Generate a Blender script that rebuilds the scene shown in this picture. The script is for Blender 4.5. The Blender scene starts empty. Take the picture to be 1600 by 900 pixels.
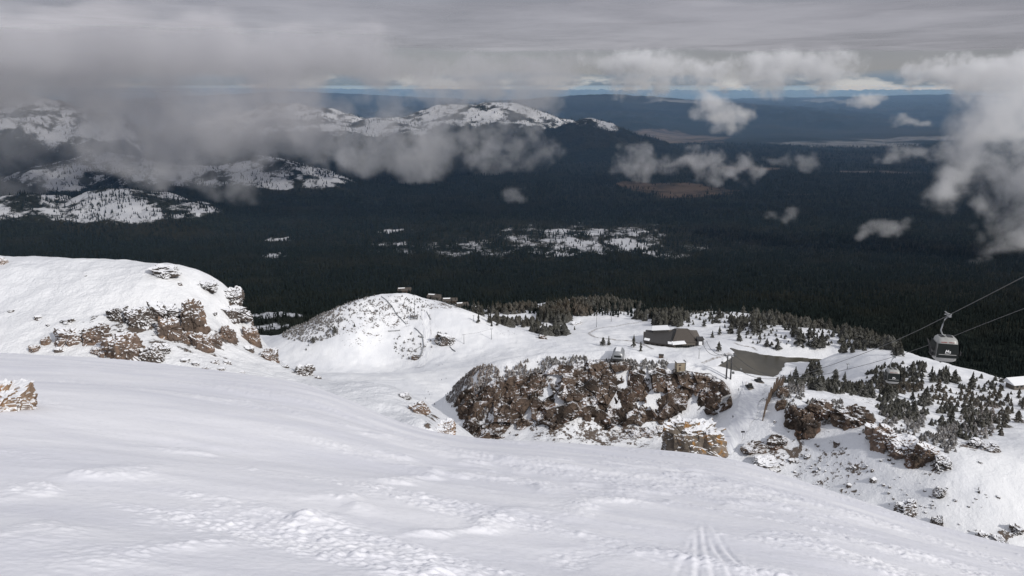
import bpy, bmesh, math, random
import numpy as np
from mathutils import Vector, Matrix
import time
SC = bpy.context.scene
_T0 = time.time()
def tick(w): print('TIME %s %.1f' % (w, time.time() - _T0))
COL = SC.collection
R = math.radians
rng = np.random.default_rng(7)
random.seed(7)

# ------------------------------------------------------------------ camera model (1600 px wide frame)
F = 1280.0
TH = R(14.0)
CT, ST = math.cos(TH), math.sin(TH)
def ray(px, py):
    """direction with y component 1 through a photo pixel"""
    u = (np.asarray(px, float) - 800) / F
    v = (450 - np.asarray(py, float)) / F
    dy = CT + v * ST
    return u / dy, (-ST + v * CT) / dy
def at(px, py, Y):
    a, b = ray(px, py)
    return np.array([a * Y, Y, b * Y])
def pix(X, Y, Z):
    d = Y * CT - Z * ST
    return 800 + F * X / d, 450 - F * (Y * ST + Z * CT) / d

# ------------------------------------------------------------------ noise
_P = np.random.default_rng(3).permutation(256).astype(np.int64)
_P = np.concatenate([_P, _P, _P])
_G = np.random.default_rng(4).normal(size=(256, 3)); _G /= np.linalg.norm(_G, axis=1)[:, None]
_G2 = np.stack([np.cos(np.arange(256) * 2.399963), np.sin(np.arange(256) * 2.399963)], 1)
def perlin2(x, y, z):
    x, y = np.broadcast_arrays(np.asarray(x, float), np.asarray(y, float))
    x = x + 13.7 * z; y = y - 7.3 * z
    x0, y0 = np.floor(x), np.floor(y)
    xf, yf = x - x0, y - y0
    xi = x0.astype(np.int32) & 255; yi = y0.astype(np.int32) & 255
    u = xf * xf * xf * (xf * (xf * 6 - 15) + 10); v = yf * yf * yf * (yf * (yf * 6 - 15) + 10)
    a, b = _P[xi], _P[xi + 1]
    h00, h01, h10, h11 = _P[a + yi], _P[a + yi + 1], _P[b + yi], _P[b + yi + 1]
    gx, gy = _G2[:, 0], _G2[:, 1]
    n00 = gx[h00] * xf + gy[h00] * yf; n10 = gx[h10] * (xf - 1) + gy[h10] * yf
    n01 = gx[h01] * xf + gy[h01] * (yf - 1); n11 = gx[h11] * (xf - 1) + gy[h11] * (yf - 1)
    return ((n00 * (1 - u) + n10 * u) * (1 - v) + (n01 * (1 - u) + n11 * u) * v) * 1.4
def perlin(x, y, z=0.0):
    if np.ndim(z) == 0: return perlin2(x, y, z)
    x, y, z = np.broadcast_arrays(np.asarray(x, float), np.asarray(y, float), np.asarray(z, float))
    xi, yi, zi = np.floor(x).astype(np.int64), np.floor(y).astype(np.int64), np.floor(z).astype(np.int64)
    xf, yf, zf = x - xi, y - yi, z - zi
    fu = [t * t * t * (t * (t * 6 - 15) + 10) for t in (xf, yf, zf)]
    out = 0
    for dx in (0, 1):
        for dy in (0, 1):
            for dz in (0, 1):
                h = _P[(_P[(_P[(xi + dx) & 255] + yi + dy) & 255] + zi + dz) & 255]
                g = _G[h]
                d = g[..., 0] * (xf - dx) + g[..., 1] * (yf - dy) + g[..., 2] * (zf - dz)
                w = (fu[0] if dx else 1 - fu[0]) * (fu[1] if dy else 1 - fu[1]) * (fu[2] if dz else 1 - fu[2])
                out = out + w * d
    return out * 1.5
def fbm(x, y, z=0.0, o=4, g=0.5):
    s, a, t = 0, 1.0, 0
    for i in range(o):
        s = s + a * perlin(x * 2.03 ** i + 17 * i, y * 2.03 ** i + 9 * i, z * 2.03 ** i + 5 * i)
        t += a; a *= g
    return s / t * 1.6
def ridged(x, y, z=0.0, o=4):
    s, a, t = 0, 1.0, 0
    for i in range(o):
        s = s + a * (1 - 2 * np.abs(perlin(x * 2 ** i + 7 * i, y * 2 ** i, z * 2 ** i + 3 * i)))
        t += a; a *= .5
    return s / t
def blocks(p, scale, seed=0, tilt=0.6):
    """faceted block relief: every Voronoi cell is its own tilted plane. p (N,3) -> height in units of the cell size"""
    q = p / scale
    c0 = np.floor(q).astype(np.int64)
    best = np.full(len(q), 1e9); bh = np.zeros(len(q))
    for dx in (-1, 0, 1):
        for dy in (-1, 0, 1):
            for dz in (-1, 0, 1):
                c = c0 + np.array([dx, dy, dz])
                h = _P[(_P[(_P[(c[:, 0] + seed) & 255] + c[:, 1]) & 255] + c[:, 2]) & 255]
                h2 = _P[h + 31]; h3 = _P[h + 97]
                f = c + np.stack([h, h2, h3], 1) / 256.0
                d = q - f
                dd = (d ** 2).sum(1)
                v = (h2 / 255.0 - .5) * 1.1 + tilt * (d * _G[h3]).sum(1)
                m = dd < best
                best[m] = dd[m]; bh[m] = v[m]
    return bh
def smooth(a, b, x):
    t = np.clip((x - a) / (b - a), 0, 1)
    return t * t * (3 - 2 * t)

# ------------------------------------------------------------------ object helpers
def mesh_np(name, verts, faces, mats, smooth_=True, attrs=None):
    verts = np.asarray(verts, np.float32); faces = np.asarray(faces, np.int32)
    me = bpy.data.meshes.new(name)
    n, k = faces.shape
    me.vertices.add(len(verts)); me.vertices.foreach_set('co', verts.ravel())
    me.loops.add(n * k); me.loops.foreach_set('vertex_index', faces.ravel())
    me.polygons.add(n)
    me.polygons.foreach_set('loop_start', np.arange(0, n * k, k, dtype=np.int32))
    me.polygons.foreach_set('loop_total', np.full(n, k, np.int32))
    me.polygons.foreach_set('use_smooth', np.full(n, smooth_, bool))
    for nm, a in (attrs or {}).items():
        at_ = me.attributes.new(nm, 'FLOAT', 'POINT'); at_.data.foreach_set('value', np.asarray(a, np.float32).ravel())
    me.update(calc_edges=True)
    for m in (mats if isinstance(mats, (list, tuple)) else [mats]): me.materials.append(m)
    return me
def grid_faces(nr, nc):
    i = np.arange(nr - 1)[:, None] * nc + np.arange(nc - 1)[None, :]
    return np.stack([i, i + 1, i + nc + 1, i + nc], -1).reshape(-1, 4)
def link(name, me, parent=None, loc=None):
    o = bpy.data.objects.new(name, me); COL.objects.link(o)
    if parent: o.parent = parent
    if loc is not None: o.location = [float(v) for v in loc]
    return o
def tag(o, label=None, cat=None, group=None, kind=None):
    if label: o['label'] = label
    if cat: o['category'] = cat
    if group: o['group'] = group
    if kind: o['kind'] = kind
    return o
def empty(name, loc, rz=0, label=None, cat=None, group=None, scale=None):
    o = bpy.data.objects.new(name, None); COL.objects.link(o)
    o.location = [float(v) for v in loc]; o.rotation_euler = (0, 0, rz)
    o.empty_display_size = .5
    if scale: o.scale = (scale,) * 3 if not hasattr(scale, '__len__') else scale
    return tag(o, label, cat, group)
def copy_tree(o, parent=None):
    c = o.copy(); COL.objects.link(c)
    if parent: c.parent = parent
    for ch in o.children: copy_tree(ch, c)
    return c
class MB:
    """collects simple solids and links them as one mesh"""
    def __init__(s): s.v = []; s.f = []
    def add(s, vs, fs):
        n = len(s.v); s.v += [tuple(map(float, v)) for v in vs]; s.f += [[n + i for i in f] for f in fs]; return s
    def box(s, c, d, rz=0, M=None):
        cx, cy, cz = c; x, y, z = [k / 2 for k in d]; cr, sr = math.cos(rz), math.sin(rz)
        vs = []
        for k in (-z, z):
            for (i, j) in ((-x, -y), (x, -y), (x, y), (-x, y)):
                vs.append((cx + i * cr - j * sr, cy + i * sr + j * cr, cz + k))
        return s.add(vs, [(3, 2, 1, 0), (4, 5, 6, 7), (0, 1, 5, 4), (1, 2, 6, 5), (2, 3, 7, 6), (3, 0, 4, 7)])
    def hull8(s, b, t):
        return s.add(list(b) + list(t), [(3, 2, 1, 0), (4, 5, 6, 7), (0, 1, 5, 4), (1, 2, 6, 5), (2, 3, 7, 6), (3, 0, 4, 7)])
    def tube(s, pts, r, n=8, cap=True):
        pts = [Vector([float(q) for q in p]) for p in pts]
        rs = r if hasattr(r, '__len__') else [r] * len(pts)
        rings = []
        for i, p in enumerate(pts):
            d = (pts[min(i + 1, len(pts) - 1)] - pts[max(i - 1, 0)]).normalized()
            a = d.orthogonal().normalized() if abs(d.z) > .95 else d.cross(Vector((0, 0, 1))).normalized()
            b = d.cross(a)
            rings.append([p + (a * math.cos(k * 2 * math.pi / n) + b * math.sin(k * 2 * math.pi / n)) * rs[i] for k in range(n)])
        vs = [v for rg in rings for v in rg]
        fs = []
        for i in range(len(pts) - 1):
            for k in range(n):
                fs.append((i * n + k, i * n + (k + 1) % n, (i + 1) * n + (k + 1) % n, (i + 1) * n + k))
        if cap: fs += [tuple(range(n))[::-1], tuple((len(pts) - 1) * n + k for k in range(n))]
        return s.add(vs, fs)
    def build(s, name, mat, parent=None, sm=False, loc=None):
        me = bpy.data.meshes.new(name); me.from_pydata(s.v, [], s.f); me.materials.append(mat)
        bm = bmesh.new(); bm.from_mesh(me); bmesh.ops.recalc_face_normals(bm, faces=bm.faces); bm.to_mesh(me); bm.free()
        if sm:
            for p in me.polygons: p.use_smooth = True
        return link(name, me, parent, loc)

# ------------------------------------------------------------------ materials
def new_mat(name):
    m = bpy.data.materials.new(name); m.use_nodes = True
    nt = m.node_tree; nt.nodes.clear()
    out = nt.nodes.new('ShaderNodeOutputMaterial')
    b = nt.nodes.new('ShaderNodeBsdfPrincipled')
    nt.links.new(b.outputs[0], out.inputs[0])
    return m, nt, b
class N:
    """tiny node builder"""
    def __init__(s, nt): s.nt = nt
    def new(s, t, **k):
        n = s.nt.nodes.new(t)
        for a, v in k.items(): setattr(n, a, v)
        return n
    def set(s, sock, v):
        if isinstance(v, bpy.types.NodeSocket): s.nt.links.new(v, sock)
        else: sock.default_value = v
    def math(s, op, a, b=0.0, c=0.0, clamp=False):
        n = s.new('ShaderNodeMath', operation=op, use_clamp=clamp)
        s.set(n.inputs[0], a); s.set(n.inputs[1], b)
        if len(n.inputs) > 2: s.set(n.inputs[2], c)
        return n.outputs[0]
    def mix(s, f, a, b):
        n = s.new('ShaderNodeMix', data_type='RGBA')
        s.set(n.inputs['Factor'], f); s.set(n.inputs[6], a); s.set(n.inputs[7], b)
        return n.outputs[2]
    def maprange(s, v, a, b, c=0.0, d=1.0, smooth=True):
        n = s.new('ShaderNodeMapRange', interpolation_type='SMOOTHSTEP' if smooth else 'LINEAR')
        s.set(n.inputs[0], v); s.set(n.inputs[1], a); s.set(n.inputs[2], b); s.set(n.inputs[3], c); s.set(n.inputs[4], d)
        return n.outputs[0]
    def noise(s, vec, scale, detail=4, rough=.55, dist=0.0):
        n = s.new('ShaderNodeTexNoise'); s.set(n.inputs['Vector'], vec)
        n.inputs['Scale'].default_value = scale; n.inputs['Detail'].default_value = detail
        n.inputs['Roughness'].default_value = rough; n.inputs['Distortion'].default_value = dist
        return n.outputs[0]
    def pos(s, scale=(1, 1, 1), obj=False):
        g = s.new('ShaderNodeTexCoord').outputs['Object'] if obj else s.new('ShaderNodeNewGeometry').outputs['Position']
        m = s.new('ShaderNodeVectorMath', operation='MULTIPLY'); s.set(m.inputs[0], g); m.inputs[1].default_value = scale
        return m.outputs[0]
    def nz(s, true=False):
        g = s.new('ShaderNodeNewGeometry'); x = s.new('ShaderNodeSeparateXYZ')
        s.set(x.inputs[0], g.outputs['True Normal' if true else 'Normal']); return x.outputs[2]
    def attr(s, nm):
        a = s.new('ShaderNodeAttribute', attribute_name=nm); return a.outputs['Fac']
    def bump(s, h, strength=.5, dist=1.0, normal=None):
        n = s.new('ShaderNodeBump'); s.set(n.inputs['Height'], h)
        n.inputs['Strength'].default_value = strength; n.inputs['Distance'].default_value = dist
        if normal is not None: s.set(n.inputs['Normal'], normal)
        return n.outputs[0]
def rgb(r, g, b): return (r, g, b, 1)
SNOW = rgb(.86, .86, .895); SNOW2 = rgb(.75, .755, .81)

def flat(name, c, rough=.6, metal=0.0, var=.25, scale=3.0):
    m, nt, b = new_mat(name); n = N(nt)
    f = n.noise(n.pos(obj=True), scale, 5)
    n.set(b.inputs['Base Color'], n.mix(f, rgb(*[k * (1 - var) for k in c]), rgb(*[min(1, k * (1 + var)) for k in c])))
    b.inputs['Roughness'].default_value = rough; b.inputs['Metallic'].default_value = metal
    return m

def mat_near_snow():
    m, nt, b = new_mat('near_snow'); n = N(nt)
    p = n.pos()
    a = n.noise(n.pos((.35, .9, 1)), .5, 5, .6)
    f = n.noise(n.pos((1, 1, 1)), 9.0, 4, .65)
    sp = n.noise(p, 30.0, 2, .6)
    col = n.mix(n.maprange(a, .35, .65), SNOW2, SNOW)
    col = n.mix(n.math('MULTIPLY', n.maprange(f, .5, .75), .35), col, rgb(.6, .62, .66))
    n.set(b.inputs['Base Color'], col)
    b.inputs['Roughness'].default_value = .55; b.inputs['Specular IOR Level'].default_value = .25
    h = n.math('ADD', n.math('MULTIPLY', f, 1.0), n.math('MULTIPLY', sp, .3))
    n.set(b.inputs['Normal'], n.bump(h, .4, .02))
    return m
def mat_slope_snow(rock=(.07, .06, .055)):
    m, nt, b = new_mat('slope_snow'); n = N(nt)
    p = n.pos()
    a = n.noise(n.pos((1, .5, 1)), .02, 6, .6)
    t = n.noise(n.pos((1.2, .06, .3)), .25, 3, .6)
    f = n.noise(p, .35, 6, .7)
    f2 = n.noise(p, .09, 5, .6)
    col = n.mix(n.maprange(a, .35, .62), rgb(.70, .715, .75), rgb(.81, .82, .84))
    col = n.mix(n.math('MULTIPLY', n.maprange(t, .52, .7), .25), col, rgb(.6, .615, .65))
    rk = n.attr('rocky')
    v = n.math('ADD', n.math('MULTIPLY', f, .7), n.math('MULTIPLY', f2, .6))
    th = n.math('SUBTRACT', .92, n.math('MULTIPLY', rk, .42))
    k = n.maprange(n.math('SUBTRACT', v, th), -.012, .03)
    col = n.mix(k, col, n.mix(n.noise(p, .6, 3), rgb(*rock), rgb(.16, .125, .10)))
    # wind crust / groomed dirty patches
    n.set(b.inputs['Base Color'], col)
    b.inputs['Roughness'].default_value = .65; b.inputs['Specular IOR Level'].default_value = .2
    n.set(b.inputs['Normal'], n.bump(n.math('ADD', f, n.math('MULTIPLY', k, .6)), .6, 1.6))
    return m
def mat_rock(name, dark, light, snow_lo=.42, snow_hi=.62, sc=.12, tint=None, jit=.5, snow_amt=1.0, wf=.6, nzw=1.0):
    m, nt, b = new_mat(name); n = N(nt)
    p = n.pos()
    a = n.noise(p, sc, 6, .65)
    f = n.noise(n.pos((1, 1, 2.5)), sc * 7, 6, .7)
    g = n.noise(p, sc * 2.2, 4, .6, 1.0)
    col = n.mix(n.maprange(a, .38, .62), rgb(*dark), rgb(*light))
    if tint: col = n.mix(n.maprange(g, .52, .66), col, rgb(*tint))
    col = n.mix(n.math('MULTIPLY', n.maprange(f, .46, .34), .8), col, rgb(*[k * .5 for k in dark]))
    nz = n.nz()
    s = n.math('ADD', n.math('MULTIPLY', nz, nzw), n.math('MULTIPLY', n.math('SUBTRACT', n.math('ADD', n.math('MULTIPLY', f, wf), n.math('MULTIPLY', g, 1 - wf)), .5), jit * 2))
    k = n.math('MULTIPLY', n.maprange(s, snow_lo, snow_hi), snow_amt)
    col = n.mix(k, col, rgb(.77, .78, .81))
    n.set(b.inputs['Base Color'], col)
    b.inputs['Roughness'].default_value = .85; b.inputs['Specular IOR Level'].default_value = .15
    n.set(b.inputs['Normal'], n.bump(n.math('ADD', f, n.math('MULTIPLY', k, .25)), .55, .06 / sc))
    return m
def mat_valley():
    m, nt, b = new_mat('valley_floor'); n = N(nt)
    p = n.pos()
    f = n.noise(n.pos((1, 1, 1)), .035, 3, .7)
    c = n.noise(n.pos((.5, 1.5, 1)), .0015, 6, .65)
    big = n.noise(n.pos((.4, 1.6, 1)), .00025, 5, .6)
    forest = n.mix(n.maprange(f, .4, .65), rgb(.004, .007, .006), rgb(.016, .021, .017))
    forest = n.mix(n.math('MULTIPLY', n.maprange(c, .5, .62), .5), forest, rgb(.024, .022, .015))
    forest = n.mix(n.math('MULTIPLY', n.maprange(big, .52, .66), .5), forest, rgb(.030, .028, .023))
    sn = n.attr('snow')
    s2 = n.noise(p, .012, 5, .75)
    s3 = n.noise(p, .05, 4, .8)
    k = n.maprange(n.math('ADD', n.math('MULTIPLY', sn, .9), n.math('ADD', n.math('SUBTRACT', s2, .5), n.math('MULTIPLY', n.math('SUBTRACT', s3, .5), 1.1))), .34, .70)
    col = n.mix(k, forest, n.mix(n.noise(p, .004, 4), rgb(.30, .32, .36), rgb(.54, .55, .58)))  # far snow kept dim: the cloud shadow on it is put into the colour
    md = n.attr('meadow')
    mk = n.maprange(n.math('ADD', md, n.math('MULTIPLY', n.math('SUBTRACT', c, .5), .8)), .35, .65)
    mc = n.mix(n.attr('pale'), rgb(.115, .082, .062), rgb(.15, .155, .165))
    col = n.mix(n.math('MULTIPLY', mk, n.maprange(n.noise(p, .004, 5, .7), .35, .6, .25, .8)), col, mc)
    n.set(b.inputs['Base Color'], col)
    b.inputs['Roughness'].default_value = .9; b.inputs['Specular IOR Level'].default_value = .05
    n.set(b.inputs['Normal'], n.bump(n.math('ADD', f, n.math('MULTIPLY', c, 1.0)), .6, 14.0))
    return m
def mat_foliage(name, dark, light, frost, frost_c=(.42, .43, .44), wobj=False):
    m, nt, b = new_mat(name); n = N(nt)
    p = n.pos()
    t = n.attr('tint')
    f = n.noise(p, .8, 3, .7)
    big = n.noise(p, .0035, 3, .6)
    col = n.mix(n.math('MULTIPLY', n.math('ADD', t, f), .5), rgb(*dark), rgb(*light))
    col = n.mix(n.math('MULTIPLY', n.maprange(big, .5, .68), .55), col, rgb(light[0] * 1.5, light[1] * 1.05, light[2] * .85))
    if frost:
        k = n.math('MULTIPLY', n.maprange(n.math('ADD', f, n.math('MULTIPLY', n.nz(True), .22)), .5, .8), frost)
        col = n.mix(k, col, rgb(*frost_c))
    n.set(b.inputs['Base Color'], col)
    b.inputs['Roughness'].default_value = .8; b.inputs['Specular IOR Level'].default_value = .1
    return m

M_near = mat_near_snow()
M_slope = mat_slope_snow()
M_cliff = mat_rock('cliff_rock', (.032, .026, .022), (.120, .088, .068), .51, .65, .05, (.14, .088, .064), .95, .95, .38, .62)
M_brown = mat_rock('brown_rock', (.10, .078, .065), (.185, .135, .108), .62, .74, .16, (.21, .145, .105), .42)
M_orange = mat_rock('orange_rock', (.15, .10, .07), (.29, .21, .15), .50, .64, .35, (.33, .19, .10), .6)
M_grey = mat_rock('grey_rock', (.045, .04, .036), (.12, .10, .088), .46, .60, .16, None, .6)
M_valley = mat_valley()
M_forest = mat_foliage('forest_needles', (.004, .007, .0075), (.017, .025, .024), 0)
M_needle = mat_foliage('pine_needles', (.010, .011, .008), (.044, .042, .030), .36, (.32, .32, .32))
M_frost = mat_foliage('frosted_twigs', (.045, .04, .035), (.12, .11, .10), .75, (.45, .45, .46))
M_bark = flat('bark', (.06, .045, .035), .9)

# ------------------------------------------------------------------ terrain functions
class TPS:
    def __init__(s, P, Z, lam=1e-3, L=100.0):
        s.P = np.asarray(P) / L; s.L = L; n = len(P)
        K = s.k(s.P, s.P) + lam * np.eye(n)
        A = np.zeros((n + 3, n + 3)); A[:n, :n] = K; A[:n, n] = 1; A[:n, n + 1:] = s.P; A[n, :n] = 1; A[n + 1:, :n] = s.P.T
        s.w = np.linalg.solve(A, np.concatenate([Z, [0, 0, 0]]))
    def k(s, a, b):
        r2 = ((a[:, None, :] - b[None]) ** 2).sum(-1)
        return .5 * r2 * np.log(r2 + 1e-12)
    def __call__(s, X, Y):
        X, Y = np.broadcast_arrays(X, Y); q = np.stack([X.ravel(), Y.ravel()], 1) / s.L
        out = np.empty(len(q)); n = len(s.P)
        for i in range(0, len(q), 60000):
            c = q[i:i + 60000]
            out[i:i + 60000] = s.k(c, s.P) @ s.w[:n] + s.w[n] + c @ s.w[n + 1:]
        return out.reshape(X.shape)

class Baked:
    """smooth surface sampled once on a regular grid, then looked up"""
    def __init__(s, T, x0, x1, y0, y1, st):
        s.x0, s.y0, s.st = x0, y0, st
        xs = np.arange(x0, x1 + st, st); ys = np.arange(y0, y1 + st, st)
        s.g = T(xs[None, :], ys[:, None]); s.nx, s.ny = len(xs), len(ys)
    def __call__(s, X, Y):
        fx = np.clip((X - s.x0) / s.st, 0, s.nx - 1.001); fy = np.clip((Y - s.y0) / s.st, 0, s.ny - 1.001)
        i = fx.astype(int); j = fy.astype(int); u = fx - i; v = fy - j; g = s.g
        return (g[j, i] * (1 - u) + g[j, i + 1] * u) * (1 - v) + (g[j + 1, i] * (1 - u) + g[j + 1, i + 1] * u) * v

# S1 the near slope: convex, tangent to the line of sight along its brow
BR = np.array([(-900, 500, 60), (-400, 525, 56), (0, 553, 50), (100, 559, 48), (200, 567, 47), (300, 577, 46), (400, 587, 45), (480, 597, 44), (560, 632, 42),
               (620, 668, 40), (700, 687, 40), (750, 689, 40), (850, 689, 40), (900, 696, 39), (1000, 706, 38), (1100, 714, 37),
               (1150, 718, 36), (1200, 735, 35), (1300, 767, 33), (1400, 803, 32), (1500, 838, 31), (1600, 862, 30), (1800, 905, 30), (2600, 1000, 30)], float)
_sb = ray(BR[:, 0], BR[:, 1])[0]; _Tb = -ray(BR[:, 0], BR[:, 1])[1]
_fs = np.linspace(-2.6, 2.6, 2601)
_k = np.exp(-np.linspace(-2.2, 2.2, 91) ** 2 / 2); _k /= _k.sum()
_Ts = np.convolve(np.pad(np.interp(_fs, _sb, _Tb), 45, mode='edge'), _k, 'valid')
_ds = np.convolve(np.pad(np.interp(_fs, _sb, BR[:, 2]), 45, mode='edge'), _k, 'valid')
_k2 = np.exp(-np.linspace(-2.2, 2.2, 601) ** 2 / 2); _k2 /= _k2.sum()
_Tw = np.convolve(np.pad(_Ts, 300, mode='edge'), _k2, 'valid')
H1 = 2.6
def z_near(X, Y, detail=True):
    X, Y = np.broadcast_arrays(np.asarray(X, float), np.asarray(Y, float))
    Yc = np.maximum(Y, 1.0)
    s = X / Yc                       # lateral slope = u/(CT+v ST)
    fs = np.clip(s, -2.5, 2.5)
    T = np.interp(fs, _fs, _Ts); d = np.interp(fs, _fs, _ds)
    wn = smooth(7, 37, Yc); T = T * wn + np.interp(fs, _fs, _Tw) * (1 - wn)
    # blend to a plain plane near the observer so that no fan shows at the feet
    w = smooth(2, 9, Yc)
    Tp = .40 + .13 * fs
    T = T * w + Tp * (1 - w)
    a = T - 2 * H1 / d; b = H1 / d ** 2
    z = -H1 - a * Y - b * Y ** 2
    far = smooth(60, 140, Y)
    z = z - far * (Y - 60) * .05
    if detail:
        k = smooth(0, 12, Y) * .6 + .4
        z = z + .26 * k * fbm(X / 17., Y / 9., 1.3, 2) + .022 * k * fbm(X / 2.6 + 3, Y / 1.2, 5, 3)
        # long soft wind drifts with a sharper lee side
        q = X * .35 + Y + 1.6 * fbm(X / 7, Y / 7, 2.4, 3)
        for wl, am, sd in ((7.5, .045, 1.0), (2.9, .014, 4.0)):
            t_ = (q / wl + sd) % 1.0
            z = z + am * smooth(-.05, .55, fbm(X / 9 + sd, Y / 3.2, sd, 2)) * (np.where(t_ < .7, t_ / .7, (1 - t_) / .3) ** 1.5)
        # crusty chunks in patches
        cm = smooth(-.02, .33, fbm(X / 7 + 11 + Y * .1, Y / 2.6 + 4 + X * .12, 3, 4) + .14 * smooth(9, 22, Y) - .30 * smooth(2, -4, X) * smooth(26, 14, Y))
        for (x0, y0, x1, y1, wd, dep) in DEBRIS:
            L = math.hypot(x1 - x0, y1 - y0); ux, uy = (x1 - x0) / L, (y1 - y0) / L
            t = (X - x0) * ux + (Y - y0) * uy; n_ = -(X - x0) * uy + (Y - y0) * ux + .5 * fbm(X / 2.2, Y / 2.2, 3, 3)
            e = smooth(-1, 1.5, t) * smooth(L + 1.5, L - 1, t) * np.exp(-(n_ / wd) ** 2) * smooth(-.3, .3, fbm(X / 1.5, Y / 1.5, 7, 2))
            cm = np.maximum(cm, e); z = z + e * dep
        z = z + cm * (.055 * np.maximum(0, fbm(X / .36, Y / .30, 4, 3, .6) - .12) + .035 * np.abs(fbm(X / .16, Y / .15, 6, 2)))
        z = z + (.003 + .009 * cm) * fbm(X / .12, Y / .11, 8, 3)
        # ski tracks
        for (x0, y0, x1, y1, wd, dep) in TRACKS:
            L = math.hypot(x1 - x0, y1 - y0)
            ux, uy = (x1 - x0) / L, (y1 - y0) / L
            t = (X - x0) * ux + (Y - y0) * uy
            n_ = -(X - x0) * uy + (Y - y0) * ux + .05 * np.sin(t * .7 + x0)
            e = smooth(-2, 1, t) * smooth(L + .5, L * .3, t) * (.6 + .8 * fbm(X / .6, Y / .6, x0, 2))
            z = z + e * dep * (-np.exp(-(n_ / wd) ** 2) + .55 * np.exp(-((n_ - 2 * wd) / wd) ** 2))
    return z
def gp(px, py, Y0=3, Y1=60, f=None):
    f = f or (lambda x, y: z_near(x, y, False))
    a, b = ray(px, py)
    Ys = np.linspace(Y0, Y1, 3000)
    d = b * Ys - f(a * Ys, Ys)
    i = np.argmax(d < 0)
    if d[i] >= 0: i = np.argmin(d)
    return np.array([a * Ys[i], Ys[i], f(np.array([a * Ys[i]]), np.array([Ys[i]]))[0]])
TRACKS = []; DEBRIS = []
_t = []; _d = []
for (ax, ay, bx, by, wd, dep) in [(1085, 897, 1097, 818, .035, .020), (1112, 898, 1102, 815, .035, .022), (1140, 899, 1107, 828, .035, .020), (1165, 899, 1113, 822, .04, .024), (1060, 880, 1092, 830, .035, .016),
                                  (985, 860, 1065, 888, .05, .03)]:
    A = gp(ax, ay); B = gp(bx, by); _t.append((A[0], A[1], B[0], B[1], wd, dep))
for (ax, ay, bx, by, wd, dep) in [(20, 772, 220, 730, .5, .07), (400, 815, 510, 785, .45, .13), (480, 800, 700, 730, .5, .06), (640, 868, 800, 795, .3, .06), (0, 850, 70, 828, .5, .12), (620, 895, 720, 880, .3, .08), (230, 685, 340, 695, .6, .08),
                                  (690, 715, 1150, 745, 2.2, .05), (700, 740, 1250, 800, 1.2, .05), (480, 660, 700, 700, 1.2, .05), (560, 690, 800, 760, .8, .04), (488, 788, 502, 782, .28, -.14), (1085, 790, 1120, 795, .5, -.05), (150, 880, 330, 850, .4, .05), (830, 880, 900, 860, .25, -.05), (1050, 740, 1400, 830, 1.6, .03), (860, 800, 1000, 780, .4, .05), (1180, 850, 1500, 880, .6, .05), (950, 845, 1130, 890, .3, .04)]:
    A = gp(ax, ay); B = gp(bx, by); _d.append((A[0], A[1], B[0], B[1], wd, dep))
TRACKS = _t; DEBRIS = _d

# S2 the sunlit spur on the left
SP = [(-500, 395, 150), (-200, 400, 148), (0, 405, 145), (90, 411, 143), (200, 426, 141), (260, 421, 141), (330, 443, 143), (365, 459, 146), (383, 500, 150), (400, 540, 150), (430, 560, 146),
      (500, 590, 132), (560, 600, 120), (620, 614, 112), (650, 636, 108), (690, 665, 103), (716, 690, 100),
      (-500, 480, 136), (-200, 480, 132), (0, 480, 130), (100, 485, 129), (200, 490, 129), (260, 492, 130), (320, 500, 133), (350, 515, 136),
      (-500, 560, 122), (-200, 560, 118), (0, 555, 116), (100, 560, 115), (200, 566, 114), (300, 575, 114), (380, 580, 118), (440, 585, 124), (500, 604, 118), (560, 640, 104), (620, 665, 97), (690, 690, 90),
      (0, 600, 108), (200, 610, 105), (400, 620, 106), (540, 680, 96), (640, 720, 88),
      (100, 520, 122), (200, 530, 121), (300, 540, 123)]
P2 = [at(*p) for p in SP]
P2 += [np.array(p) for p in [(-100, 185, -60), (-60, 180, -66), (-40, 178, -80), (-20, 160, -86), (10, 140, -84), (15, 120, -75), (-160, 190, -52), (0, 100, -62), (-5, 90, -56), (-200, 230, -90), (-100, 230, -110), (0, 190, -130)]]
P2 = np.array(P2)
T2 = Baked(TPS(P2[:, :2], P2[:, 2], 1e-3, 50), -330, 30, 75, 240, 1.0)
def z_spur(X, Y, detail=True):
    z = T2(X, Y) - np.maximum(np.asarray(Y, float) - 215, 0) * .9
    if detail:
        z = z + .9 * fbm(X / 22, Y / 22, 3.1, 4) + .18 * fbm(X / 4, Y / 3, 6, 3)
        z = z + .5 * ridged(X / 30 + .02 * Y, Y / 14, 2, 2) - .2
    return z

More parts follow.
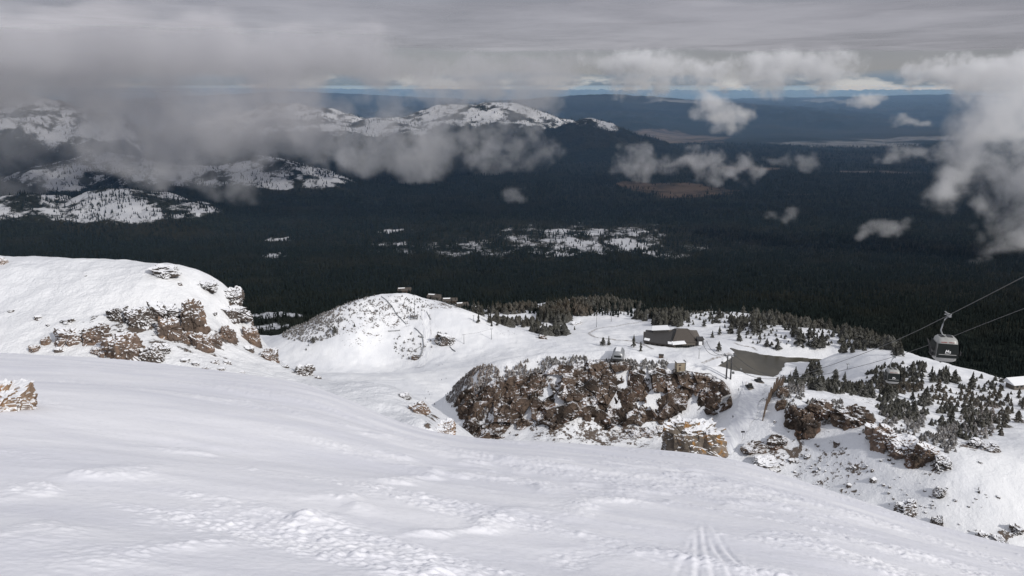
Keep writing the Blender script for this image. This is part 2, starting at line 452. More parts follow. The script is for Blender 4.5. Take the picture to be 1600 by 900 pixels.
# S3 the ski area
S3P = [  # px, py, Y seen
    (430, 535, 1400), (500, 582, 1050), (600, 600, 900), (700, 580, 1050), (800, 562, 1200), (900, 542, 1290), (650, 640, 700), (700, 660, 630), (600, 585, 1080), (540, 600, 900),
    (735, 690, 560), (800, 697, 555), (900, 703, 548), (1000, 706, 545), (560, 630, 760), (500, 640, 760), (400, 600, 950),
    (745, 676, 600), (800, 660, 600), (850, 652, 596), (950, 655, 594), (1030, 655, 590), (1120, 648, 582),
    (708, 612, 650), (740, 598, 632), (800, 584, 626), (870, 571, 624), (960, 567, 620), (1010, 573, 615), (1060, 578, 612), (1110, 585, 604), (1138, 603, 592),
    (965, 561, 665), (1062, 573, 640),
    (1160, 592, 600), (1200, 598, 600), (1150, 640, 560), (1150, 670, 530), (1130, 700, 508), (1180, 715, 495), (1050, 705, 530), (1085, 722, 500), (1150, 600, 595),
    (1250, 652, 520), (1250, 690, 500), (1250, 722, 488), (1300, 656, 508), (1300, 702, 485), (1300, 757, 462), (1360, 690, 474), (1400, 710, 458), (1400, 780, 430), (1440, 729, 443), (1480, 742, 430), (1500, 780, 415), (1500, 833, 398), (1600, 700, 475), (1600, 780, 412), (1600, 862, 383),
    (1700, 900, 372), (1800, 800, 405), (1800, 700, 470),
    (1240, 625, 534), (1300, 630, 530), (1350, 650, 505), (1400, 672, 485), (1440, 692, 462), (1480, 715, 446),
    (1450, 660, 560), (1550, 690, 490), (1300, 605, 640), (1400, 615, 670), (1500, 640, 650), (1600, 655, 640), (1600, 620, 800), (1800, 640, 800), (1250, 595, 690), (1360, 620, 640),
    (1350, 560, 1010), (1300, 572, 1040), (1400, 590, 880), (1450, 602, 830), (1250, 508, 1450), (1350, 528, 1340), (1420, 553, 1230), (1500, 583, 1120), (1600, 612, 1000), (1800, 670, 900),
    (1100, 541, 1290), (1050, 556, 1215), (1000, 560, 1200), (1000, 541, 1290), (1100, 502, 1460), (1000, 512, 1450), (1180, 490, 1530), (1300, 545, 1180), (1250, 538, 1240),
    (900, 502, 1600), (850, 522, 1450), (800, 512, 1550), (760, 492, 1700), (850, 474, 1900), (920, 467, 1960), (720, 502, 1650), (1000, 495, 1620), (960, 520, 1400), (950, 545, 1270),
    (590, 461, 1480), (630, 459, 1480), (660, 467, 1470), (700, 486, 1430), (750, 506, 1400), (540, 480, 1430), (500, 508, 1390), (460, 532, 1370), (540, 530, 1335),
    (600, 500, 1405), (600, 540, 1345), (600, 568, 1300), (680, 520, 1370), (680, 560, 1290), (750, 545, 1320), (500, 560, 1300), (660, 500, 1405), (700, 510, 1385),
]
P3 = [at(*p) for p in S3P]
def hid(px, Y, z):
    a = ray(px, 560)[0]; P3.append(np.array([a * Y, Y, z]))
for px, Y, z in [(720, 720, -300), (800, 720, -300), (870, 730, -297), (960, 745, -293), (1060, 740, -290), (1140, 720, -285), (1200, 760, -310),
                 (750, 860, -350), (900, 880, -360), (1050, 880, -365), (1200, 880, -365), (900, 1030, -395), (1050, 1030, -400), (1200, 1000, -405), (1320, 820, -325),
                 (1100, 1130, -416), (1200, 1130, -416), (1150, 1200, -416), (1230, 1190, -416), (1120, 1250, -414), (1270, 1200, -413),
                 (400, 1600, -500), (500, 1620, -520), (600, 1650, -520), (650, 1700, -520), (700, 1750, -530), (430, 1800, -600), (550, 1850, -620), (700, 2000, -620),
                 (850, 2150, -640), (950, 2200, -650), (1050, 1900, -560), (1100, 1750, -500), (1200, 1750, -540), (1250, 1700, -540), (1350, 1600, -540), (1450, 1550, -560), (1550, 1400, -560), (1700, 1250, -540),
                 (1100, 2200, -680), (1300, 2100, -680), (1500, 1900, -680), (1800, 1700, -680), (1900, 1300, -620), (300, 1500, -540), (200, 1300, -520), (100, 1000, -420), (200, 800, -340), (-100, 1400, -560), (-200, 800, -380),
                 (300, 500, -250), (100, 400, -240), (0, 280, -230), (300, 280, -245), (500, 300, -255), (600, 450, -258), (-300, 2100, -700), (200, 2100, -700), (600, 2200, -700),
                 (600, 350, -262), (800, 350, -270), (1000, 350, -268), (1200, 350, -262), (1500, 300, -262), (1800, 300, -262), (1000, 450, -264), (800, 450, -266), (1300, 400, -250)]:
    hid(px, Y, z)
P3 = np.array(P3)
T3 = Baked(TPS(P3[:, :2], P3[:, 2], 3e-3, 100), -2300, 2250, 240, 2300, 4.0)
WATER_Z = -415.0
POND = []
for px, py in [(1135, 541), (1150, 545), (1172, 549), (1195, 554), (1230, 557), (1262, 559), (1310, 563), (1330, 568), (1290, 567), (1255, 566), (1232, 568), (1224, 577), (1216, 588), (1190, 596), (1130, 596), (1106, 584), (1118, 572), (1135, 562), (1146, 556), (1143, 549)]:
    a, b = ray(px, py); Y = WATER_Z / b; POND.append((a * Y, Y))
POND = np.array(POND)
def poly_sd(X, Y, P):
    """signed distance, negative inside"""
    d = np.full(X.shape, 1e12); ins = np.zeros(X.shape, bool)
    n = len(P)
    for i in range(n):
        ax, ay = P[i]; bx, by = P[(i + 1) % n]
        ex, ey = bx - ax, by - ay
        wx, wy = X - ax, Y - ay
        t = np.clip((wx * ex + wy * ey) / (ex * ex + ey * ey), 0, 1)
        d = np.minimum(d, (wx - ex * t) ** 2 + (wy - ey * t) ** 2)
        c = ((ay > Y) != (by > Y)) & (X < (bx - ax) * (Y - ay) / (by - ay + 1e-12) + ax)
        ins ^= c
    d = np.sqrt(d)
    return np.where(ins, -d, d)
def z_ski(X, Y, detail=True):
    X, Y = np.broadcast_arrays(np.asarray(X, float), np.asarray(Y, float))
    z = T3(X, Y)
    k = smooth(150, 700, Y)
    if detail:
        z = z + (1.0 + 2.0 * k) * fbm(X / 70, Y / 70, 3.7, 4) + (.35 + .25 * k) * fbm(X / 13, Y / 13, 6, 3)
    m = (X > 150) & (X < 700) & (Y > 1000) & (Y < 1400)
    if m.any():
        sd = poly_sd(X[m], Y[m], POND)
        sd = sd + 3 * fbm(X[m] / 18, Y[m] / 18, 2, 2)
        zz = z[m]; shore = WATER_Z + .9 + .06 * np.maximum(sd, 0)
        w = smooth(60, 0, sd)
        zz = zz * (1 - w) + np.where(sd > 0, shore, WATER_Z - 2.0 * smooth(0, -8, sd) + .9 * smooth(-4, 0, sd)) * w
        z = z.copy(); z[m] = zz
    return z

# S4 the valley with its far ridges
RID = [  # crest points (px,py,Y), foot slope, noise
    ([(-200, 330, 4800), (0, 312, 4800), (60, 302, 4900), (110, 310, 4900), (190, 296, 5000), (240, 311, 4900), (295, 345, 4650)], .26, 25),
    ([(-100, 290, 6200), (40, 272, 6300), (120, 258, 6400), (160, 238, 6600), (215, 256, 6500), (330, 262, 6500)], .25, 30),
    ([(330, 262, 6600), (405, 246, 6700), (450, 258, 6500), (500, 284, 6200), (550, 302, 5900), (592, 326, 5500)], .27, 25),
    ([(-300, 120, 8800), (0, 138, 8600), (60, 150, 8500), (120, 185, 8200), (150, 238, 7400)], .40, 40),
    ([(380, 175, 10500), (445, 161, 10800), (475, 166, 10700), (520, 172, 10500), (560, 190, 10300), (600, 183, 10500), (650, 186, 10500), (688, 167, 10600), (720, 164, 10600), (760, 160, 10700), (800, 161, 10700), (850, 182, 10500), (885, 200, 10200), (925, 187, 9900), (945, 200, 9600)], .34, 30),
    ([(440, 182, 9300), (490, 181, 9300), (540, 206, 8900)], .28, 25),
    ([(560, 195, 9300), (590, 184, 9400), (640, 200, 9000)], .30, 25),
    ([(840, 185, 19000), (900, 157, 20000), (945, 147, 20500), (1000, 153, 20500), (1070, 165, 20000), (1140, 167, 20500)], .07, 25),
    ([(1120, 168, 26000), (1240, 160, 27000), (1350, 152, 27500), (1480, 148, 28000), (1620, 150, 28000), (1900, 150, 28000)], .035, 30),
    ([(300, 150, 26000), (455, 143, 26000), (500, 152, 26000), (560, 160, 26000), (640, 155, 26000), (760, 160, 27000)], .05, 20),
    ([(1140, 245, 11200), (1170, 234, 11500), (1205, 247, 11200)], .22, 20),
    ([(990, 236, 11800), (1040, 231, 12000), (1080, 243, 11800)], .18, 15),
    ([(-500, 137, 60000), (300, 138, 62000), (700, 140, 60000), (1100, 143, 62000), (2200, 140, 60000)], .02, 60),
]
RID = [(np.array([at(*p) for p in pts]), sl, nz) for pts, sl, nz in RID]
def z_valley(X, Y, detail=True, want_mask=False):
    X, Y = np.broadcast_arrays(np.asarray(X, float), np.asarray(Y, float))
    base = np.interp(Y, [1200, 1800, 2300, 3200, 4200, 9000, 70000], [-640, -650, -680, -765, -805, -810, -815])
    base = base + np.interp(Y, [2500, 4000, 12000], [8, 22, 45]) * fbm(X / 1400, Y / 1400, .7, 3)
    z = base; snow = np.zeros(X.shape)
    for i, (C, sl, nz) in enumerate(RID):
        x0, x1 = C[:, 0].min() - 4000, C[:, 0].max() + 4000
        best = np.full(X.shape, -1e9); 
        for a, b in zip(C[:-1], C[1:]):
            e = b - a; l2 = e[0] ** 2 + e[1] ** 2
            t = np.clip(((X - a[0]) * e[0] + (Y - a[1]) * e[1]) / l2, 0, 1)
            dx, dy = X - a[0] - e[0] * t, Y - a[1] - e[1] * t
            dist = np.sqrt(dx * dx + dy * dy + 900) - 30
            zc = a[2] + e[2] * t - dist * sl
            best = np.maximum(best, zc)
        hgt = np.clip(best - base, 0, None)
        nse = np.zeros(X.shape); q = hgt > 1
        if q.any():
            Xq, Yq, hq = X[q], Y[q], hgt[q]
            nse[q] = 3.2 * nz * fbm(Xq / 620 + i * 3, Yq / 620, 2.2, 5, .55) * smooth(0, 150, hq) + 1.3 * nz * ridged(Xq / 420, Yq / 420, i, 4) * smooth(30, 200, hq)
        cr = smooth(.0, 1.0, hgt / (np.abs(C[:, 2].mean() + 805) + 1))
        r = base + hgt + nse * (1 - .55 * smooth(.75, 1.0, cr))
        z = np.maximum(z, r)
        if i in (0, 1, 2, 3, 4, 5, 6, 10):
            f0 = {0: .18, 1: .25, 2: .25, 3: .10, 4: .52, 5: .5, 6: .55, 10: .5}[i]
            snow = np.maximum(snow, smooth(f0, f0 + .45, cr) * {0: .85, 1: .85, 2: .9, 3: .8, 4: .98, 5: .8, 6: .85, 10: .5}[i])
    if detail: z = z + 3 * fbm(X / 120, Y / 120, 5, 3)
    return (z, snow) if want_mask else z
# clearings in the forest and meadows, as plan ellipses on the valley floor
def floor_pt(px, py, z=-800):
    a, b = ray(px, py); Y = z / b; return a * Y, Y
def ell(px, py, w, h, z=-800):
    x, y = floor_pt(px, py, z); x1, _ = floor_pt(px + w, py, z); _, y0 = floor_pt(px, py + h, z); _, y1 = floor_pt(px, py - h, z)
    return (x, y, abs(x1 - x), abs(y1 - y0) / 2)
CLEAR = [ell(920, 375, 190, 30), ell(740, 392, 180, 20), ell(900, 382, 60, 12), ell(975, 380, 48, 12), ell(930, 362, 95, 9), ell(760, 392, 75, 11), ell(617, 359, 24, 4), ell(437, 371, 22, 4), ell(428, 405, 20, 6), ell(632, 381, 16, 5), ell(1010, 350, 40, 4), ell(870, 400, 30, 6),
         ell(1270, 400, 40, 9), ell(1075, 425, 14, 4), ell(860, 362, 60, 6), ell(445, 385, 16, 3),
         ell(430, 492, 42, 10, -690), ell(420, 512, 34, 8, -680), ell(690, 468, 60, 9, -690), ell(735, 478, 50, 7, -690), ell(660, 460, 40, 6, -700), ell(1075, 482, 60, 5, -700), ell(1100, 474, 35, 4, -700)]
CLW = [.66, .56, 1, 1, .8, .62, 1, .9, .9, .75, .5, .9, .35, .6, .62, .5, 1, .9, .85, .8, .7, .5, .5]
MEAD = [(ell(1060, 293, 92, 15), 0), (ell(990, 285, 40, 7), 0), (ell(1330, 223, 125, 6), 1), (ell(1420, 216, 100, 3), .9), (ell(1060, 215, 80, 8), .3), (ell(1300, 173, 42, 2.5), 1), (ell(1020, 180, 60, 2.2), 1), (ell(1070, 187, 60, 2), 1), (ell(1170, 265, 60, 3), .2), (ell(1360, 268, 70, 2), .5), (ell(1250,300,40,1.5), .2)]
def clear_mask(X, Y):
    m = np.zeros(np.shape(X))
    for (x, y, rx, ry), w in zip(CLEAR, CLW):
        d = np.sqrt(((X - x) / rx) ** 2 + ((Y - y) / ry) ** 2) + .75 * fbm(X / (rx * .5), Y / (ry * .9), x / 999., 4, .6)
        m = np.maximum(m, w * smooth(1.25, .5, d))
    n = fbm(X / 110, Y / 210, 3, 4, .6)
    return np.clip(m * smooth(-.75, .30, n + .5 * m - .3), 0, 1)
def meadow_mask(X, Y):
    m = np.zeros(np.shape(X)); p = np.zeros(np.shape(X))
    for (x, y, rx, ry), c in MEAD:
        d = np.sqrt(((X - x) / rx) ** 2 + ((Y - y) / ry) ** 2)
        d = d + .35 * fbm(X / (rx * .7), Y / (ry * .5), 4, 4); k = smooth(1.3, .4, d); p = np.where(k > m, c, p); m = np.maximum(m, k)
    return m, p

# ------------------------------------------------------------------ build terrain sheets
def sheet(name, pxs, Ys, zf, mat, attrs=None, kind='structure', sfix=None):
    s = np.tan(np.arctan((pxs - 800) / F)) if sfix is None else sfix
    s = s / CT * .97
    X = s[None, :] * Ys[:, None]; Yg = np.repeat(Ys[:, None], len(s), 1)
    Z = zf(X, Yg)
    at_ = attrs(X, Yg, Z) if attrs else None
    me = mesh_np(name, np.stack([X, Yg, Z], -1).reshape(-1, 3), grid_faces(len(Ys), len(s)), mat, True, at_)
    return tag(link(name, me), kind=kind)

tick('# near slope: rows')
# near slope: rows dense close by; columns in plan
Yn = np.concatenate([np.linspace(-6, 4.6, 24, endpoint=False), 1 / np.linspace(1 / 4.6, 1 / 60., 620, endpoint=False), np.linspace(60, 330, 70)])
def near_sheet():
    s = np.linspace(-1.05, 1.05, 1150)
    Yd = np.maximum(Yn, 5.0)
    X = s[None, :] * (Yd[:, None] + 3); Yg = np.repeat(Yn[:, None], len(s), 1)
    Z = z_near(X, Yg)
    me = mesh_np('snow_slope', np.stack([X, Yg, Z], -1).reshape(-1, 3), grid_faces(len(Yn), len(s)), M_near)
    return tag(link('snow_slope', me), 'wind-crusted snow slope falling away in the foreground', kind='structure')
near_sheet()

spx = np.linspace(-600, 760, 560)
def rocky_px(X, Y, Z, ells):
    px, py = pix(X, Y, Z)
    m = np.zeros(px.shape)
    for cx, cy, rx, ry, w in ells:
        m = np.maximum(m, w * smooth(1.2, .3, np.sqrt(((px - cx) / rx) ** 2 + ((py - cy) / ry) ** 2)))
    return m
sheet('snow_spur', spx, np.concatenate([np.linspace(84, 190, 330), np.linspace(191, 340, 60)]), z_spur, M_slope,
      lambda X, Y, Z: {'rocky': rocky_px(X, Y, Z, [(190, 515, 130, 42, .52), (300, 520, 60, 45, .5), (350, 530, 45, 45, .5), (370, 470, 22, 28, .7), (260, 425, 26, 7, .75), (320, 445, 22, 7, .6), (395, 530, 12, 22, .8), (470, 578, 28, 10, .6), (672, 655, 24, 22, .6), (628, 618, 14, 6, .6)])})

kx = np.linspace(-420, 1950, 900)
kY = np.concatenate([np.linspace(290, 480, 120, endpoint=False), np.linspace(480, 720, 230, endpoint=False), np.linspace(720, 1500, 260, endpoint=False), np.linspace(1500, 2250, 110)])
ROCKY = [(1300, 735, 120, 60, .50), (1420, 790, 60, 30, .50), (1230, 705, 60, 40, .58), (1550, 840, 60, 25, .55), (1520, 695, 50, 20, .55), (1270, 650, 60, 30, .45), (1450, 730, 60, 25, .5), (1390, 670, 110, 35, .45),
         (940, 670, 200, 45, .62), (760, 640, 60, 50, .6), (1090, 690, 60, 20, .5), (900, 590, 180, 25, .5), (600, 490, 80, 45, .52), (560, 520, 60, 40, .45), (690, 530, 20, 12, .8), (560, 520, 80, 50, .3), (640, 540, 40, 30, .4), (500, 500, 70, 30, .5),
         (1240, 500, 180, 18, .35), (800, 520, 50, 10, .4), (700, 475, 60, 14, .6), (1380, 620, 200, 20, .4), (1550, 640, 80, 50, .45), (1200, 620, 40, 15, .5)]
sheet('ski_slopes', kx, kY, z_ski, M_slope, lambda X, Y, Z: {'rocky': rocky_px(X, Y, Z, ROCKY)})

vx = np.linspace(-500, 2100, 900)
vY = np.concatenate([np.geomspace(1250, 4300, 140, endpoint=False), np.geomspace(4300, 12500, 380, endpoint=False), np.geomspace(12500, 90000, 150)])
def v_attr(X, Y, Z):
    _, sn = z_valley(X, Y, False, True)
    c = clear_mask(X, Y); m, p = meadow_mask(X, Y)
    n = fbm(X / 300, Y / 300, 8, 4, .6)
    return {'snow': np.clip(np.maximum(sn * (.78 + 1.1 * n + .5 * fbm(X / 90, Y / 90, 3, 3)), c * (.85 + .6 * n)), 0, 1.3), 'meadow': m, 'pale': p}
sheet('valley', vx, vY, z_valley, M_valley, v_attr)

tick('# pond')
# pond
pw = np.concatenate([POND.mean(0)[None] + (POND - POND.mean(0)[None]) * 1.12])
me = bpy.data.meshes.new('pond_water')
bm = bmesh.new(); bm.faces.new([bm.verts.new((x, y, WATER_Z)) for x, y in pw]); bmesh.ops.triangulate(bm, faces=bm.faces); bm.to_mesh(me); bm.free()
m, nt, b = new_mat('pond_water'); n = N(nt)
n.set(b.inputs['Base Color'], n.mix(n.maprange(n.noise(n.pos((1, .5, 1)), .03, 5), .35, .62), rgb(.038, .034, .022), rgb(.075, .066, .046)))
b.inputs['Roughness'].default_value = .28; b.inputs['Specular IOR Level'].default_value = .22
n.set(b.inputs['Normal'], n.bump(n.noise(n.pos(), .9, 3), .15, .2)); me.materials.append(m)
tag(link('pond', me), 'brown-green pond on the snowy shelf', kind='structure')

# ------------------------------------------------------------------ ray hits for placing things on the ground
def hit(px, py, f, Y0, Y1, n=1200):
    a, b = ray(px, py); Ys = np.linspace(Y0, Y1, n)
    d = b * Ys - f(a * Ys, Ys)
    idx = np.where((d[:-1] > 0) & (d[1:] <= 0))[0]
    i = idx[0] if len(idx) else int(np.argmin(np.abs(d)))
    Y = Ys[i]
    return np.array([a * Y, Y, float(f(np.array([a * Y]), np.array([Y]))[0])])
def on_spur(px, py): return hit(px, py, z_spur, 92, 190)
def on_ski(px, py, Y0=240, Y1=2100): return hit(px, py, z_ski, Y0, Y1)
def on_near(px, py): return hit(px, py, z_near, 4, 58)

tick('# --------------------------------------')
# ------------------------------------------------------------------ rocks
def rock_mesh(seed, sub=5, planes=11, squash=(1, 1, .8), rough=.05, blk=.24):
    r = np.random.default_rng(seed)
    bm = bmesh.new(); bmesh.ops.create_icosphere(bm, subdivisions=sub, radius=1)
    V = np.array([v.co[:] for v in bm.verts]); Fc = np.array([[v.index for v in f.verts] for f in bm.faces]); bm.free()
    n_ = r.normal(size=(planes, 3)); a0 = r.uniform(0, 6.28)
    for k in range(5):
        a = a0 + k * 1.2566 + r.uniform(-.35, .35); n_[k] = (math.cos(a), math.sin(a), r.uniform(-.1, .45))
    n_[5] = (r.uniform(-.35, .35), r.uniform(-.5, .1), 1)
    n_ /= np.linalg.norm(n_, axis=1)[:, None]
    d = r.uniform(.62, .95, planes); d[5] = r.uniform(.45, .62); d[:5] = r.uniform(.6, .85, 5)
    dots = V @ n_.T
    rr = np.min(np.where(dots > .05, d / np.maximum(dots, .05), 9), 1); rr = np.minimum(rr, 1.15)
    P = V * rr[:, None]
    P = P + V * (blk * blocks(P + seed, .55, seed))[:, None]
    P = P + V * (blk * .45 * blocks(P + seed, .17, seed + 5))[:, None]
    P = P + V * (rough * fbm(P[:, 0] * 3 + seed, P[:, 1] * 3, P[:, 2] * 3, 4, .6))[:, None]
    P = P * np.array(squash)
    return P, Fc
_rm = {}
def rock(name, label, p, w, h, seed, mat, group=None, sink=.36, depth=None, cat='rock', sub=4, rz=None):
    """w,h metres; p the point of the ground it grows out of"""
    key = (seed % 12, mat.name, sub)
    if key not in _rm:
        P, Fc = rock_mesh(seed % 12, sub)
        _rm[key] = mesh_np('rock', P, Fc, mat, False)
    o = link(name, _rm[key], None, (p[0], p[1], p[2] + h * (.5 - sink)))
    dep = depth or w * .8
    o.scale = (w / 2, dep / 2, h / 2 / .8 * 1.05)
    o.rotation_euler = (random.uniform(-.15, .15), random.uniform(-.15, .15), rz if rz is not None else random.uniform(-.4, .4))
    return tag(o, label, cat, group)
def rock_px(name, label, x0, y0, x1, y1, f, mat, seed, **k):
    """a rock filling the pixel box"""
    p = f((x0 + x1) / 2, y1 - (y1 - y0) * .25)
    s = p[1] * 1.02 / F
    w = (x1 - x0) * s * 1.38; h = (y1 - y0) * s * 1.35
    return rock(name, label, p, w, h, seed, mat, **k)

LEFT = [
    ((169, 520, 219, 565), 'largest square-sided brown rock low in the left outcrop', M_brown),
    ((131, 503, 171, 540), 'cracked brown rock upper left of the largest square-sided rock', M_brown),
    ((88, 512, 130, 538), 'long low brown rock with flat top at the left end of the outcrop', M_brown),
    ((147, 533, 176, 553), 'small brown rock tucked under the cracked rock', M_brown),
    ((236, 472, 279, 508), 'rugged dark rock dusted with snow above the smooth brown face', M_grey),
    ((249, 492, 283, 535), 'tall smooth brown rock face left of its twin on the spur', M_brown),
    ((283, 474, 320, 523), 'tall rounded brown rock, rightmost of the two smooth faces on the spur', M_brown),
    ((283, 515, 301, 538), 'small upright rock below the gap between the two smooth faces', M_brown),
    ((303, 518, 331, 551), 'narrow wedge of brown rock pointing down the snow', M_brown),
    ((329, 520, 345, 538), 'small brown block right of the narrow wedge', M_brown),
    ((344, 506, 368, 535), 'lone brown rock near the right flank of the spur', M_brown),
    ((168, 478, 200, 502), 'snow-dusted broken rock at the upper left of the outcrop', M_grey),
    ((198, 480, 236, 513), 'broken grey rock between the upper left rubble and the dark rock', M_grey),
    ((219, 538, 251, 566), 'dark snow-plastered rock right of the largest square rock', M_grey),
    ((243, 536, 266, 552), 'thin slanting slab right of the snow-plastered rock', M_grey),
    ((352, 449, 378, 476), 'upper dark rock on the skyline edge of the spur', M_grey),
    ((352, 476, 385, 501), 'second dark rock down the skyline edge of the spur', M_grey),
    ((380, 508, 405, 540), 'tall dark rock low on the right edge of the spur', M_brown),
    ((407, 546, 434, 568), 'brown rock at the foot of the right edge of the spur', M_brown),
    ((460, 567, 488, 590), 'jagged dark rock on the thin right tail of the spur', M_grey),
    ((240, 414, 276, 430), 'snow-covered rock crowning the crest of the spur', M_grey),
    ((311, 438, 338, 452), 'grey rock on the crest right of the snowy crown rock', M_grey),
    ((-6, 402, 12, 413), 'small orange rock on the crest at the left edge of the photo', M_orange),
    ((65, 526, 79, 540), 'pale rock left of the long low brown rock', M_brown),
    ((47, 539, 62, 550), 'pale triangular rock furthest left below the outcrop', M_brown),
    ((639, 626, 666, 648), 'dark brown rock, topmost of the rocks at the edge of the gully', M_brown),
    ((655, 644, 683, 678), 'orange rock in the middle of the rocks at the edge of the gully', M_orange),
    ((684, 655, 711, 682), 'rounded orange rock furthest right at the edge of the gully', M_orange),
    ((675, 667, 700, 686), 'low orange slab at the foot of the gully rocks', M_orange),
    ((624, 613, 640, 623), 'small dark stone above the rocks at the edge of the gully', M_grey),
]
for i, (bx, lab, mt) in enumerate(LEFT):
    rock_px('rock', lab, *bx, on_spur, mt, i * 5 + 1, sub=5)
small = [(60, 496, 12, 8), (92, 546, 13, 9), (290, 562, 12, 7), (306, 568, 12, 7), (320, 575, 8, 6), (336, 566, 12, 7), (346, 576, 12, 5), (355, 566, 12, 9), (378, 581, 8, 4), (75, 507, 6, 4), (17, 485, 10, 4),
         (134, 431, 3, 2), (281, 443, 6, 5), (296, 488, 6, 4), (105, 500, 18, 8), (390, 545, 16, 12), (445, 572, 10, 6), (498, 590, 10, 6), (228, 507, 12, 6), (190, 515, 10, 6), (392, 495, 8, 10), (365, 500, 10, 7), (335, 490, 8, 5), (425, 560, 8, 8)]
for i, (x, y, w, h) in enumerate(small):
    rock_px('stone', 'small dark stone poking through the snow of the left spur', x - w / 2, y - h / 2, x + w / 2, y + h / 2, on_spur, M_grey, i * 7 + 2, group='small stones on the left spur', sub=3)
rock_px('rock', 'orange-brown rock patched with snow on the near slope at the left edge', -45, 598, 46, 650, on_near, M_orange, 7, sub=5, sink=.42)

RIGHT = [
    ((1228, 628, 1262, 664), 'left end block of the rock band on the right slope', M_cliff),
    ((1248, 645, 1282, 682), 'dark block hanging below the left end of the rock band', M_cliff),
    ((1262, 626, 1307, 655), 'broad dark block second from the left in the rock band', M_cliff),
    ((1305, 632, 1358, 664), 'snow-streaked dark section of the rock band before the smooth brown face', M_cliff),
    ((1357, 658, 1402, 700), 'smooth brown face at the middle of the rock band', M_brown),
    ((1393, 678, 1434, 710), 'brown block right of the smooth face in the rock band', M_brown),
    ((1430, 690, 1468, 724), 'squarish brown block near the right end of the rock band', M_brown),
    ((1417, 704, 1447, 729), 'low dark block below the right part of the rock band', M_cliff),
    ((1458, 710, 1484, 733), 'small rough block ending the rock band on the right', M_grey),
    ((1398, 776, 1434, 804), 'snow-plastered rock alone on the lower right slope', M_grey),
    ((1528, 828, 1550, 846), 'left half of a split dark rock near the lower right corner', M_grey),
    ((1548, 832, 1568, 852), 'right half of a split dark rock near the lower right corner', M_grey),
    ((1460, 756, 1478, 771), 'round dark rock halfway down the right slope', M_grey),
    ((1456, 802, 1474, 826), 'thin streak of rock above the near brow on the right', M_grey),
    ((1512, 684, 1535, 700), 'left stone of a cluster below the trees on the right', M_grey),
    ((1535, 690, 1558, 708), 'right stone of a cluster below the trees on the right', M_grey),
    ((1578, 816, 1598, 832), 'flat dark rock by the right edge of the photo', M_grey),
    ((1160, 690, 1194, 702), 'dark curved ledge beside the lower end of the groomed run', M_cliff),
    ((1200, 680, 1232, 694), 'ragged ledge right of the dark curved ledge by the run', M_cliff),
    ((1176, 712, 1216, 730), 'long snow-covered slab below the dark curved ledge', M_grey),
    ((1214, 606, 1232, 622), 'dark rock behind the foot of the wooden fence', M_cliff),
    ((1212, 622, 1228, 640), 'steep brown rock holding the lower side of the wooden fence', M_cliff),
]
for i, (bx, lab, mt) in enumerate(RIGHT):
    rock_px('rock', lab, *bx, on_ski, mt, i * 5 + 3, sub=5)
rs = np.random.default_rng(11)
spots = [(1365, 746, 12, 8), (1328, 755, 9, 6), (1237, 718, 9, 6), (1307, 690, 10, 12), (1262, 708, 10, 7), (1390, 716, 6, 5), (1396, 723, 5, 4), (1363, 733, 5, 6), (1311, 663, 5, 4), (1344, 676, 4, 3), (1530, 765, 4, 6), (1560, 773, 6, 4), (1532, 720, 6, 4), (1430, 640, 7, 5), (1246, 751, 7, 5), (1330, 727, 5, 4)]
for k in range(70):
    t = rs.uniform(); px = 1215 + 330 * t + rs.normal() * 22; py = 690 + 120 * t + rs.normal() * 26
    if py > np.interp(px, BR[:, 0], BR[:, 1]) - 4: continue
    w = rs.uniform(1.5, 6); spots.append((px, py, w, w * .7))
for i, (x, y, w, h) in enumerate(spots):
    rock_px('stone', 'small dark stone scattered on the right snow slope', x - w / 2, y - h / 2, x + w / 2, y + h / 2, on_ski, M_grey, i * 7 + 2, group='small stones on the right slope', sub=3)

tick('# rock faces that grow')
# rock faces that grow out of a sheet: a patch of the ground pushed out into blocks
def outcrop(name, label, px0, px1, Y0, Y1, nx, ny, maskf, sc, amp, mat, base=-.5, seed=0, pyc=600):
    s0, _ = ray(px0, pyc); s1, _ = ray(px1, pyc)
    Ys = np.linspace(Y0, Y1, ny); s = np.linspace(s0, s1, nx)
    X = s[None] * Ys[:, None]; Yg = np.repeat(Ys[:, None], nx, 1); Z = z_ski(X, Yg)
    e = 1.0
    zx = (z_ski(X + e, Yg, False) - z_ski(X - e, Yg, False)) / (2 * e); zy = (z_ski(X, Yg + e, False) - z_ski(X, Yg - e, False)) / (2 * e)
    Nn = np.stack([-zx, -zy, np.ones_like(zx)], -1); Nn /= np.linalg.norm(Nn, axis=-1)[..., None]
    Nn[..., 2] *= .35; Nn[..., 1] -= .5; Nn /= np.linalg.norm(Nn, axis=-1)[..., None]
    P = np.stack([X, Yg, Z], -1)
    px, py = pix(X, Yg, Z)
    q = P.reshape(-1, 3)
    q2 = q * np.array([1, 1, .8])
    h = blocks(q2, sc, seed, .8) + .30 * blocks(q2, sc * .42, seed + 3, .8) + .09 * blocks(q2, sc * .17, seed + 9, .9) + .25 * fbm(q[:, 0] / sc, q[:, 1] / sc, q[:, 2] / sc, 4)
    m = maskf(px, py, X, Yg).reshape(-1)
    d = amp * (h + base) * smooth(0, .6, m) - (1 - smooth(0, .35, m)) * amp * 1.2 + amp * .9 * m
    P = q + Nn.reshape(-1, 3) * d[:, None]
    me = mesh_np(name, P, grid_faces(ny, nx), mat, False)
    return tag(link(name, me), label, 'cliff')
